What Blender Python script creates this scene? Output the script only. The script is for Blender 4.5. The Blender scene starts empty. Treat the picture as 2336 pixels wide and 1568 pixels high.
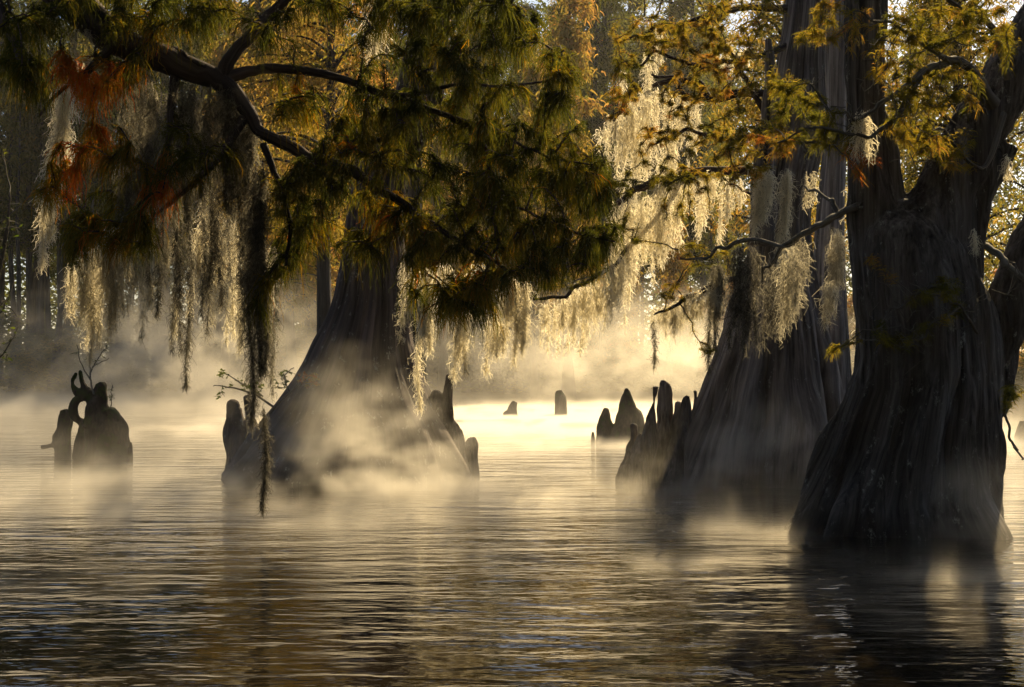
import bpy, math
import numpy as np
from mathutils import Vector

# ------------------------------------------------------------------ camera, light, exposure
S = bpy.context.scene
COL = S.collection
F = 3244.4          # focal length in units of a 2336 px wide frame (50 mm on 36 mm)
CAMZ, HY, CX = 2.0, 850.0, 1168.0
cam = bpy.data.cameras.new('camera'); cam_o = bpy.data.objects.new('camera', cam); COL.objects.link(cam_o)
cam.lens = 50; cam.sensor_width = 36; cam.clip_end = 3000; cam.clip_start = 0.1
cam_o.location = (0, 0, CAMZ); cam_o.rotation_euler = (math.radians(90), 0, 0)
cam.shift_y = (HY - 784) / 2336.0
S.camera = cam_o
SUN_AZ, SUN_EL = math.radians(24), math.radians(34)     # azimuth to the right of the view, elevation
w = bpy.data.worlds.new('World'); S.world = w; w.use_nodes = True
nt = w.node_tree; bg = nt.nodes['Background']
sky = nt.nodes.new('ShaderNodeTexSky'); sky.sky_type = 'NISHITA'; sky.sun_disc = False
sky.sun_elevation = SUN_EL; sky.sun_rotation = SUN_AZ
nt.links.new(sky.outputs[0], bg.inputs[0]); bg.inputs[1].default_value = 0.05
sun = bpy.data.lights.new('sun', 'SUN'); sun.energy = 5; sun.angle = math.radians(0.5); sun.color = (1, .77, .43)
sun_o = bpy.data.objects.new('sun', sun); COL.objects.link(sun_o)
sd = Vector((math.sin(SUN_AZ) * math.cos(SUN_EL), math.cos(SUN_AZ) * math.cos(SUN_EL), math.sin(SUN_EL)))
sun_o.rotation_euler = sd.to_track_quat('Z', 'Y').to_euler(); sun_o.location = (10, 60, 60)
S.view_settings.view_transform = 'Standard'; S.view_settings.look = 'None'
S.view_settings.exposure = 1.1; S.view_settings.gamma = 1; S.view_settings.use_curve_mapping = False
cy = S.cycles
cy.use_denoising = True; cy.max_bounces = 6; cy.diffuse_bounces = 2; cy.glossy_bounces = 2
cy.transmission_bounces = 3; cy.transparent_max_bounces = 4; cy.volume_bounces = 1
cy.volume_step_rate = 1.0; cy.volume_max_steps = 256; cy.sample_clamp_indirect = 4
cy.use_adaptive_sampling = True; cy.adaptive_threshold = 0.02

rng = np.random.default_rng(7)

def P(px, py, d):
    """point at distance d seen at (px,py) of the 2336x1568 picture"""
    return np.array([(px - CX) / F * d, d, CAMZ + (HY - py) / F * d])

# ------------------------------------------------------------------ helpers
def vnoise(u, v, seed=0, per=None):
    """smooth value noise in [-1,1]; u periodic with per"""
    u = np.asarray(u, float); v = np.asarray(v, float)
    iu, iv = np.floor(u).astype(np.int64), np.floor(v).astype(np.int64)
    fu, fv = u - iu, v - iv
    fu = fu * fu * (3 - 2 * fu); fv = fv * fv * (3 - 2 * fv)
    def h(a, b):
        if per: a = a % per
        n = (a * 374761393 + b * 668265263 + seed * 974634777) & 0xffffffff
        n = ((n ^ (n >> 13)) * 1274126177) & 0xffffffff
        n = n ^ (n >> 16)
        return (n & 0xffff) / 32767.5 - 1
    a, b, c, d = h(iu, iv), h(iu + 1, iv), h(iu, iv + 1), h(iu + 1, iv + 1)
    return (a * (1 - fu) + b * fu) * (1 - fv) + (c * (1 - fu) + d * fu) * fv

def n3(p, s, seed=0):
    """cheap 3-D noise for displacement, mean of planar noises"""
    x, y, z = p[:, 0] * s, p[:, 1] * s, p[:, 2] * s
    return (vnoise(x + .37 * z, y, seed) + vnoise(y + .71 * x, z, seed + 1) + vnoise(z - .53 * y, x, seed + 2)) / 1.7

class Geo:
    """collects vertices, quads, a per-vertex tint and builds ONE mesh object"""
    def __init__(s): s.v = []; s.f = []; s.t = []; s.c = []; s.n = 0
    def add(s, v, f, t=None, grain=None):
        v = np.asarray(v, float).reshape(-1, 3); s.c.append(v if grain is None else grain); f = np.asarray(f, np.int64).reshape(-1, 4)
        s.v.append(v); s.f.append(f + s.n)
        s.t.append(np.full(len(v), .5) if t is None else np.broadcast_to(np.asarray(t, float), (len(v),)))
        s.n += len(v)
    def arrays(s): return np.concatenate(s.v), np.concatenate(s.f), np.concatenate(s.t)
    def build(s, name, mat, parent=None, origin=None, smooth=True):
        v, f, t = s.arrays()
        if origin is not None: v = v - np.asarray(origin)
        me = bpy.data.meshes.new(name)
        me.vertices.add(len(v)); me.vertices.foreach_set('co', v.astype(np.float32).ravel())
        me.loops.add(len(f) * 4); me.loops.foreach_set('vertex_index', f.astype(np.int32).ravel())
        me.polygons.add(len(f)); me.polygons.foreach_set('loop_start', np.arange(0, len(f) * 4, 4, dtype=np.int32))
        me.update(calc_edges=True)
        a = me.attributes.new('tint', 'FLOAT', 'POINT'); a.data.foreach_set('value', t.astype(np.float32))
        me.polygons.foreach_set('use_smooth', np.full(len(f), smooth))
        if mat.name.startswith('bark') or mat.name.startswith('rotten'):
            a = me.attributes.new('grain', 'FLOAT_VECTOR', 'POINT'); a.data.foreach_set('vector', np.concatenate(s.c).astype(np.float32).ravel())
        me.materials.append(mat)
        o = bpy.data.objects.new(name, me); COL.objects.link(o)
        if parent is not None: o.parent = parent
        elif origin is not None: o.location = origin
        return o

def tag(o, label=None, cat=None, group=None, kind=None):
    if label: o['label'] = label
    if cat: o['category'] = cat
    if group: o['group'] = group
    if kind: o['kind'] = kind
    return o
def empty(name, loc, label=None, cat=None, group=None):
    o = bpy.data.objects.new(name, None); COL.objects.link(o); o.location = tuple(loc)
    o.empty_display_size = .3
    return tag(o, label, cat, group)

def spline(pts, n):
    """Catmull-Rom through rows of pts (any number of columns)"""
    p = np.asarray(pts, float)
    if len(p) == 2: return p[0] + (p[1] - p[0]) * np.linspace(0, 1, n)[:, None]
    q = np.vstack([2 * p[0] - p[1], p, 2 * p[-1] - p[-2]])
    t = np.linspace(0, len(p) - 1 - 1e-6, n); i = t.astype(int); f = (t - i)[:, None]
    a, b, c, d = q[i], q[i + 1], q[i + 2], q[i + 3]
    return .5 * (2 * b + (c - a) * f + (2 * a - 5 * b + 4 * c - d) * f ** 2 + (3 * b - a - 3 * c + d) * f ** 3)

def sweep(g, pts, rad, sides=10, flute=0, seed=0, nfl=7, rough=0, tint=.5, caps=True):
    """tube along pts (n,3) with radius rad (n,) or (n,2)"""
    pts = np.asarray(pts, float); n = len(pts)
    rad = np.asarray(rad, float)
    if rad.ndim == 1: rad = np.stack([rad, rad], 1)
    T = np.gradient(pts, axis=0); T /= np.linalg.norm(T, axis=1)[:, None] + 1e-9
    ref = np.array([1., 0, 0]) if abs(T[:, 0]).mean() < .8 else np.array([0, 0, 1.])
    A = ref - T * (T @ ref)[:, None]; A /= np.linalg.norm(A, axis=1)[:, None] + 1e-9
    B = np.cross(T, A)
    th = np.linspace(0, 2 * np.pi, sides, endpoint=False)
    L = np.concatenate([[0], np.cumsum(np.linalg.norm(np.diff(pts, axis=0), axis=1))])
    m = np.ones((n, sides))
    if rough:
        u = th / (2 * np.pi) * max(4, sides // 3)
        m += rough * vnoise(u[None, :] + 0 * L[:, None], L[:, None] / (rad.mean() * 2.5) + 0 * u[None, :], seed, max(4, sides // 3))
    v = pts[:, None, :] + (A[:, None, :] * (np.cos(th)[None, :, None] * (rad[:, 0:1] * m)[:, :, None])
                           + B[:, None, :] * (np.sin(th)[None, :, None] * (rad[:, 1:2] * m)[:, :, None]))
    idx = np.arange(n * sides).reshape(n, sides); r = np.roll(idx, -1, axis=1)
    f = np.stack([idx[:-1], r[:-1], r[1:], idx[1:]], -1).reshape(-1, 4)
    vv = v.reshape(-1, 3)
    rm = max(.05, rad.mean()); gr = np.stack([np.cos(th)[None, :] * rm + 0 * L[:, None], np.sin(th)[None, :] * rm + 0 * L[:, None], L[:, None] + 0 * th[None, :] + seed * 1.7], -1).reshape(-1, 3)
    if caps:   # closing quads fan through an end point
        for e, k in ((0, 0), (n - 1, 1)):
            c = len(vv); vv = np.vstack([vv, pts[e]])
            ring = idx[e]; h = np.arange(0, sides - sides % 2, 2)
            q = np.stack([ring[h], ring[(h + 1) % sides], ring[(h + 2) % sides], np.full(len(h), c)], 1)
            f = np.vstack([f, q[:, ::-1] if k == 0 else q])
        gr = np.vstack([gr, gr[:1], gr[-1:]])
    g.add(vv, f, tint, gr)

def fluted(g, rings, depth=1.0, nth=220, nz=200, nfl=11, amp=.22, seed=0, fibre=.012, lean=0):
    """swollen cypress base: rings = (z, xc, yc, rx, flute strength) from the bottom up"""
    R = np.asarray(rings, float); R = R[np.argsort(R[:, 0])]
    z = np.linspace(R[0, 0], R[-1, 0], nz)
    q = spline(R, 600); q = q[np.argsort(q[:, 0])]
    xc, yc, rx, fl = [np.interp(z, q[:, 0], q[:, k]) for k in (1, 2, 3, 4)]
    r0 = np.random.default_rng(seed)
    th = np.linspace(0, 2 * np.pi, nth, endpoint=False)
    TH, Z = np.meshgrid(th, z)
    zz = (Z - z[0]) / (z[-1] - z[0])
    Fl = np.zeros_like(TH)
    for i in range(nfl):
        c = (i + r0.uniform(-.3, .3)) * 2 * np.pi / nfl
        wd = r0.uniform(.55, .95) * np.pi / nfl
        tw = r0.uniform(-.5, .5)
        a = r0.uniform(.6, 1.); top = r0.uniform(.3, 1.)
        dlt = np.angle(np.exp(1j * (TH - c - tw * zz)))
        Fl = np.maximum(Fl, a * np.sqrt(np.clip(1 - (dlt / (wd * 1.7)) ** 2, 0, 1)) * np.clip(1.25 - zz / top * .5, .25, 1))
    amps = fl[:, None] * amp
    rx = rx * (1 + .42 * amp * fl)
    rr = 1 - amps * (1 - Fl)
    rr += amps * .30 * vnoise(TH / (2 * np.pi) * nfl * 3, Z * .9, seed + 3, nfl * 3)
    per = int(2 * np.pi * rx.mean() / .05)
    fib = vnoise(TH / (2 * np.pi) * per, Z * 1.3, seed + 5, per) + .6 * vnoise(TH / (2 * np.pi) * per * 2, Z * 3, seed + 6, per * 2)
    rr = rr * rx[:, None] + fibre * fib
    rr += .05 * rx[:, None] * vnoise(TH / (2 * np.pi) * 5, Z * .8, seed + 9, 5)
    v = np.stack([xc[:, None] + np.cos(TH) * rr, yc[:, None] + np.sin(TH) * rr * depth, Z], -1).reshape(-1, 3)
    idx = np.arange(nz * nth).reshape(nz, nth); r = np.roll(idx, -1, axis=1)
    f = np.stack([idx[:-1], r[:-1], r[1:], idx[1:]], -1).reshape(-1, 4)
    c = len(v); v = np.vstack([v, [xc[-1], yc[-1], z[-1] + rx[-1] * .25]])
    rk = float(np.median(rx)); gr = np.stack([np.cos(TH) * rk, np.sin(TH) * rk, Z + seed], -1).reshape(-1, 3); gr = np.vstack([gr, gr[-1:], gr[:1]])
    h = np.arange(0, nth, 2); ring = idx[-1]
    f = np.vstack([f, np.stack([ring[h], ring[(h + 1) % nth], ring[(h + 2) % nth], np.full(len(h), c)], 1)])
    c = len(v); v = np.vstack([v, [xc[0], yc[0], z[0]]]); ring = idx[0]
    f = np.vstack([f, np.stack([ring[(h + 2) % nth], ring[(h + 1) % nth], ring[h], np.full(len(h), c)], 1)])
    g.add(v, f, .5, gr)

def outline(rows, d, extra=()):
    """rows (py, xl, xr, flute) in picture units at distance d -> rings"""
    out = []
    for py, xl, xr, fl in rows:
        p = P((xl + xr) / 2, py, d); out.append((p[2], p[0], d, (xr - xl) / 2 / F * d, fl))
    return out

def fuse(g, voxel, name, mat, parent, fibre=.012, lump=.03, origin=None, seed=0, unflare=None):
    """melts the collected tubes into one skin, then roughens it along the grain"""
    o = g.build('tmp', mat)
    m = o.modifiers.new('r', 'REMESH'); m.mode = 'VOXEL'; m.voxel_size = voxel; m.use_smooth_shade = True
    s = o.modifiers.new('s', 'SMOOTH'); s.factor = .5; s.iterations = 1
    dg = bpy.context.evaluated_depsgraph_get(); dg.update()
    me = bpy.data.meshes.new_from_object(o.evaluated_get(dg))
    bpy.data.objects.remove(o)
    n = len(me.vertices); co = np.empty(n * 3, np.float32); me.vertices.foreach_get('co', co); co = co.reshape(-1, 3).astype(float)
    no = np.empty(n * 3, np.float32); me.vertices.foreach_get('normal', no); no = no.reshape(-1, 3)
    gr = co.copy() if unflare is None else unflare(co)
    st = gr * np.array([1, 1, .10])
    dsp = lump * n3(co, 1.6, seed) + lump * .5 * n3(co, 4.5, seed + 11) + fibre * n3(st, 11, seed + 21) + fibre * .7 * n3(st, 24, seed + 31)
    co = co + no * dsp[:, None]
    if origin is not None: co = co - np.asarray(origin)
    me.vertices.foreach_set('co', co.astype(np.float32).ravel()); me.update()
    me.name = name
    at = me.attributes.new('grain', 'FLOAT_VECTOR', 'POINT'); at.data.foreach_set('vector', gr.astype(np.float32).ravel())
    if not me.materials: me.materials.append(mat)
    me.polygons.foreach_set('use_smooth', np.ones(len(me.polygons), bool))
    ob = bpy.data.objects.new(name, me); COL.objects.link(ob)
    if parent is not None: ob.parent = parent
    elif origin is not None: ob.location = origin
    return ob

def ribbons(g, root, dirn, length, width, droop=.6, seg=4, curl=.1, tint=None, r=None, taper=.25):
    """N thin bent leaves or moss threads at once"""
    r = r or rng
    N = len(root)
    length = np.broadcast_to(length, (N,)); width = np.broadcast_to(width, (N,)); droop = np.broadcast_to(droop, (N,))
    dn = dirn / (np.linalg.norm(dirn, axis=1)[:, None] + 1e-9)
    t = np.linspace(0, 1, seg + 1)
    p = root[:, None, :] + dn[:, None, :] * (length[:, None] * (t - .35 * droop[:, None] * t ** 2))[:, :, None]
    p[:, :, 2] -= (droop * length)[:, None] * t ** 1.7 * .8
    if curl:
        wob = r.normal(0, 1, (N, seg + 1, 3)) * (curl * length)[:, None, None]; wob[:, 0] = 0
        p = p + wob
    T = np.gradient(p, axis=1)
    a = r.uniform(0, 2 * np.pi, N); side = np.stack([np.cos(a), np.sin(a), r.uniform(-.4, .4, N)], 1)
    side = np.cross(T, side[:, None, :]); side /= np.linalg.norm(side, axis=2)[:, :, None] + 1e-9
    wv = width[:, None] * (1 - (1 - taper) * t ** 1.5) * .5
    L = p + side * wv[:, :, None]; R_ = p - side * wv[:, :, None]
    v = np.stack([L, R_], 2).reshape(-1, 3)
    b = (np.arange(N) * (seg + 1) * 2)[:, None] + (np.arange(seg) * 2)[None, :]
    f = np.stack([b, b + 1, b + 3, b + 2], -1).reshape(-1, 4)
    tt = np.full(N, .5) if tint is None else np.broadcast_to(tint, (N,))
    g.add(v, f, np.repeat(tt, (seg + 1) * 2))

# ------------------------------------------------------------------ materials
def newmat(name):
    m = bpy.data.materials.new(name); m.use_nodes = True
    n = m.node_tree.nodes; n.clear()
    return m, n, m.node_tree.links
def N(n, typ, **k):
    x = n.new(typ)
    for a, b in k.items():
        if a.startswith('i_'):
            key = a[2:]; key = int(key) if key.isdigit() else key.replace('_', ' ')
            x.inputs[key].default_value = b
        else: setattr(x, a, b)
    return x
def ramp(n, stops, interp='LINEAR'):
    r = n.new('ShaderNodeValToRGB'); r.color_ramp.interpolation = interp
    e = r.color_ramp.elements
    while len(e) > 1: e.remove(e[0])
    e[0].position = stops[0][0]; e[0].color = (*stops[0][1], 1)
    for p, c in stops[1:]:
        q = e.new(p); q.color = (*c, 1)
    return r

def bark(name, dark, light, lichen=(.42, .43, .38), lich=.62, moss=0.0, sc=1.0, bump=.5, wet=True):
    m, n, l = newmat(name)
    out = N(n, 'ShaderNodeOutputMaterial'); b = N(n, 'ShaderNodeBsdfPrincipled', i_Roughness=.9)
    b.inputs['Specular IOR Level'].default_value = .15
    tc = N(n, 'ShaderNodeTexCoord'); ga = N(n, 'ShaderNodeAttribute', attribute_name='grain')
    mp = N(n, 'ShaderNodeMapping'); mp.inputs['Scale'].default_value = (19 * sc, 19 * sc, .55 * sc)
    l.new(ga.outputs['Vector'], mp.inputs[0])
    fib = N(n, 'ShaderNodeTexNoise', i_Scale=1.0, i_Detail=6.0, i_Roughness=.7, i_Distortion=.15); l.new(mp.outputs[0], fib.inputs[0])
    cr = ramp(n, [(.3, dark), (.52, tuple((a + c) / 2 for a, c in zip(dark, light))), (.72, light)]); l.new(fib.outputs[0], cr.inputs[0])
    lm = N(n, 'ShaderNodeMapping'); lm.inputs['Scale'].default_value = (6, 6, 3.5); l.new(tc.outputs['Object'], lm.inputs[0])
    ln = N(n, 'ShaderNodeTexNoise', i_Scale=1.0, i_Detail=8.0, i_Roughness=.8, i_Distortion=.1); l.new(lm.outputs[0], ln.inputs[0])
    lr = ramp(n, [(lich - .02, (0, 0, 0)), (lich + .06, (.8, .8, .8))]); l.new(ln.outputs[0], lr.inputs[0])
    mx = N(n, 'ShaderNodeMixRGB'); mx.inputs[2].default_value = (*lichen, 1)
    wm = N(n, 'ShaderNodeMapping'); wm.inputs['Scale'].default_value = (3.4, 3.4, .3); l.new(ga.outputs['Vector'], wm.inputs[0])
    wn = N(n, 'ShaderNodeTexNoise', i_Scale=1.0, i_Detail=4.0, i_Roughness=.6); l.new(wm.outputs[0], wn.inputs[0])
    wr = ramp(n, [(.36, (.32, .30, .28)), (.5, (.75, .72, .7)), (.64, (1.25, 1.22, 1.2))]); l.new(wn.outputs[0], wr.inputs[0])
    wx = N(n, 'ShaderNodeMixRGB', blend_type='MULTIPLY'); wx.inputs[0].default_value = 1; l.new(cr.outputs[0], wx.inputs[1]); l.new(wr.outputs[0], wx.inputs[2])
    sz = N(n, 'ShaderNodeSeparateXYZ'); l.new(tc.outputs['Object'], sz.inputs[0])     # soaked wood just above the water line
    wz = N(n, 'ShaderNodeMapRange'); wz.inputs['From Min'].default_value = .06; wz.inputs['From Max'].default_value = .3; wz.inputs['To Min'].default_value = .4; wz.inputs['To Max'].default_value = 1
    l.new(sz.outputs['Z'], wz.inputs['Value'])
    w3 = N(n, 'ShaderNodeVectorMath', operation='SCALE'); l.new(wx.outputs[0], w3.inputs[0]); l.new((wz if wet else N(n, 'ShaderNodeValue')).outputs[0], w3.inputs['Scale'])
    l.new(lr.outputs[0], mx.inputs[0]); l.new((w3 if wet else wx).outputs[0], mx.inputs[1])
    last = mx
    if moss:
        mn = N(n, 'ShaderNodeTexNoise', i_Scale=2.2, i_Detail=6.0, i_Roughness=.7); l.new(tc.outputs['Object'], mn.inputs[0])
        mr = ramp(n, [(.62 - moss, (0, 0, 0)), (.7 - moss, (1, 1, 1))]); l.new(mn.outputs[0], mr.inputs[0])
        m2 = N(n, 'ShaderNodeMixRGB'); m2.inputs[2].default_value = (.035, .05, .012, 1)
        l.new(mr.outputs[0], m2.inputs[0]); l.new(mx.outputs[0], m2.inputs[1]); last = m2
    l.new(last.outputs[0], b.inputs['Base Color'])
    bp = N(n, 'ShaderNodeBump', i_Strength=bump, i_Distance=.04); l.new(fib.outputs[0], bp.inputs['Height']); l.new(bp.outputs[0], b.inputs['Normal'])
    l.new(b.outputs[0], out.inputs[0])
    return m

def leafmat(name, stops, trans=.5, gain=1.0):
    m, n, l = newmat(name)
    out = N(n, 'ShaderNodeOutputMaterial')
    at = N(n, 'ShaderNodeAttribute', attribute_name='tint')
    r = ramp(n, stops); l.new(at.outputs['Fac'], r.inputs[0])
    d = N(n, 'ShaderNodeBsdfDiffuse'); t = N(n, 'ShaderNodeBsdfTranslucent'); mx = N(n, 'ShaderNodeMixShader')
    hs = N(n, 'ShaderNodeHueSaturation', i_Saturation=1.15, i_Value=gain)
    l.new(r.outputs[0], hs.inputs['Color']); l.new(r.outputs[0], d.inputs[0]); l.new(hs.outputs[0], t.inputs[0])
    mx.inputs[0].default_value = trans
    l.new(d.outputs[0], mx.inputs[1]); l.new(t.outputs[0], mx.inputs[2]); l.new(mx.outputs[0], out.inputs[0])
    return m

M = {}
M['bark_l'] = bark('bark_weathered', (.016, .012, .010), (.19, .15, .135), lich=.60, bump=.8)
M['bark_m'] = bark('bark_grey_brown', (.014, .011, .010), (.46, .42, .40), lich=.62, bump=1.0)
M['bark_r'] = bark('bark_dark_fissured', (.010, .008, .007), (.24, .225, .21), lich=.60, sc=1.0, bump=1.0)
M['limb'] = bark('bark_limb', wet=False, dark=(.02, .015, .013), light=(.13, .10, .09), lich=.7)
M['twig'] = bark('bark_twig', wet=False, dark=(.03, .025, .02), light=(.30, .29, .25), lich=.6)
M["stump"] = bark("rotten_wood", (.02, .016, .012), (.10, .08, .06), lich=.72, moss=.12)
M['bark_far'] = bark('bark_far', (.02, .017, .015), (.13, .115, .10), lich=.66, wet=False)
M['frond'] = leafmat('drooping_needles', [(0, (.020, .024, .008)), (.3, (.040, .043, .010)), (.5, (.075, .066, .014)), (.7, (.14, .09, .02)), (.85, (.26, .10, .03)), (1, (.32, .08, .03))], .5, 2.7)
M['autumn'] = leafmat('autumn_needles', [(0, (.05, .055, .014)), (.35, (.12, .11, .024)), (.6, (.24, .18, .042)), (.85, (.30, .16, .06)), (1, (.34, .11, .05))], .6, 1.7)
M['moss'] = leafmat('spanish_moss', [(0, (.07, .065, .055)), (.15, (.16, .15, .12)), (.5, (.38, .35, .27)), (1, (.72, .67, .53))], .7, 1.3)  # dark end stands for shade; pale end brighter than real moss for glow
M['far_leaf'] = leafmat('far_foliage', [(0, (.04, .05, .015)), (.35, (.10, .10, .025)), (.6, (.24, .18, .055)), (.8, (.30, .18, .07)), (1, (.34, .14, .06))], .6, 1.6)
M['green_leaf'] = leafmat('green_leaves', [(0, (.05, .07, .015)), (1, (.12, .13, .03))], .5, 1.5)

def water_mat():
    m, n, l = newmat('swamp_water')
    out = N(n, 'ShaderNodeOutputMaterial'); b = N(n, 'ShaderNodeBsdfPrincipled', i_Roughness=.03, i_IOR=1.333)
    b.inputs['Base Color'].default_value = (.012, .009, .005, 1)
    tc = N(n, 'ShaderNodeTexCoord')
    hs = []
    for (sx, sy, rot, amp, det) in ((.42, 1.25, 6, .62, 2.0), (1.15, 3.3, -8, .36, 3.0), (3.6, 8, 14, .10, 2.0)):
        mp = N(n, 'ShaderNodeMapping'); mp.inputs['Scale'].default_value = (sx, sy, 1); mp.inputs['Rotation'].default_value = (0, 0, math.radians(rot))
        l.new(tc.outputs['Object'], mp.inputs[0])
        no = N(n, 'ShaderNodeTexNoise', i_Scale=1.0, i_Detail=det, i_Roughness=.5, i_Distortion=.3); l.new(mp.outputs[0], no.inputs[0])
        mu = N(n, 'ShaderNodeMath', operation='MULTIPLY'); mu.inputs[1].default_value = amp; l.new(no.outputs[0], mu.inputs[0]); hs.append(mu)
    a1 = N(n, 'ShaderNodeMath', operation='ADD'); l.new(hs[0].outputs[0], a1.inputs[0]); l.new(hs[1].outputs[0], a1.inputs[1])
    a2 = N(n, 'ShaderNodeMath', operation='ADD'); l.new(a1.outputs[0], a2.inputs[0]); l.new(hs[2].outputs[0], a2.inputs[1])
    pm = N(n, 'ShaderNodeMapping'); pm.inputs['Scale'].default_value = (.10, .22, 1); l.new(tc.outputs['Object'], pm.inputs[0])
    pn = N(n, 'ShaderNodeTexNoise', i_Scale=1.0, i_Detail=3.0); l.new(pm.outputs[0], pn.inputs[0])
    pr = N(n, 'ShaderNodeMapRange'); pr.inputs['From Min'].default_value = .38; pr.inputs['From Max'].default_value = .62; pr.inputs['To Min'].default_value = .35; pr.inputs['To Max'].default_value = 1.0; l.new(pn.outputs[0], pr.inputs['Value'])
    bp = N(n, 'ShaderNodeBump', i_Strength=1.0, i_Distance=.13); l.new(pr.outputs[0], bp.inputs['Strength']); l.new(a2.outputs[0], bp.inputs['Height']); l.new(bp.outputs[0], b.inputs['Normal'])
    l.new(b.outputs[0], out.inputs[0])
    return m
M['water'] = water_mat()
def ground_mat():
    m, n, l = newmat('bank_soil')
    out = N(n, 'ShaderNodeOutputMaterial'); b = N(n, 'ShaderNodeBsdfPrincipled', i_Roughness=.95)
    tc = N(n, 'ShaderNodeTexCoord'); no = N(n, 'ShaderNodeTexNoise', i_Scale=.6, i_Detail=8.0); l.new(tc.outputs['Object'], no.inputs[0])
    r = ramp(n, [(.3, (.03, .025, .015)), (.7, (.08, .07, .03))]); l.new(no.outputs[0], r.inputs[0]); l.new(r.outputs[0], b.inputs['Base Color'])
    l.new(b.outputs[0], out.inputs[0]); return m
M['ground'] = ground_mat()
#HERE

# ------------------------------------------------------------------ setting: water, bank
def plane(name, x0, x1, y0, y1, z, mat):
    me = bpy.data.meshes.new(name); me.from_pydata([(x0, y0, z), (x1, y0, z), (x1, y1, z), (x0, y1, z)], [], [(0, 1, 2, 3)])
    me.materials.append(mat); o = bpy.data.objects.new(name, me); COL.objects.link(o); return o
tag(plane('water', -160, 160, -60, 128, 0, M['water']), kind='structure')
BANKY = 117.0
def bank():
    xs = np.linspace(-420, 420, 141); ys = np.concatenate([np.linspace(BANKY - 4, BANKY + 20, 25), np.linspace(BANKY + 30, 900, 30)])
    X, Y = np.meshgrid(xs, ys)
    e = Y - (BANKY + 3 * vnoise(X / 14, Y * 0, 4))
    Z = np.where(e < 0, e * .12, .9 * (1 - np.exp(-np.clip(e, 0, None) / 5))) + .25 * vnoise(X / 3, Y / 3, 8) * (e > 0) + np.clip(e - 60, 0, None) * .012
    v = np.stack([X, Y, Z], -1).reshape(-1, 3); nx, ny = len(xs), len(ys)
    i = np.arange(nx * ny).reshape(ny, nx); f = np.stack([i[:-1, :-1], i[:-1, 1:], i[1:, 1:], i[1:, :-1]], -1).reshape(-1, 4)
    g = Geo(); g.add(v, f); return tag(g.build('ground', M['ground']), kind='structure')
bank()

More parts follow.
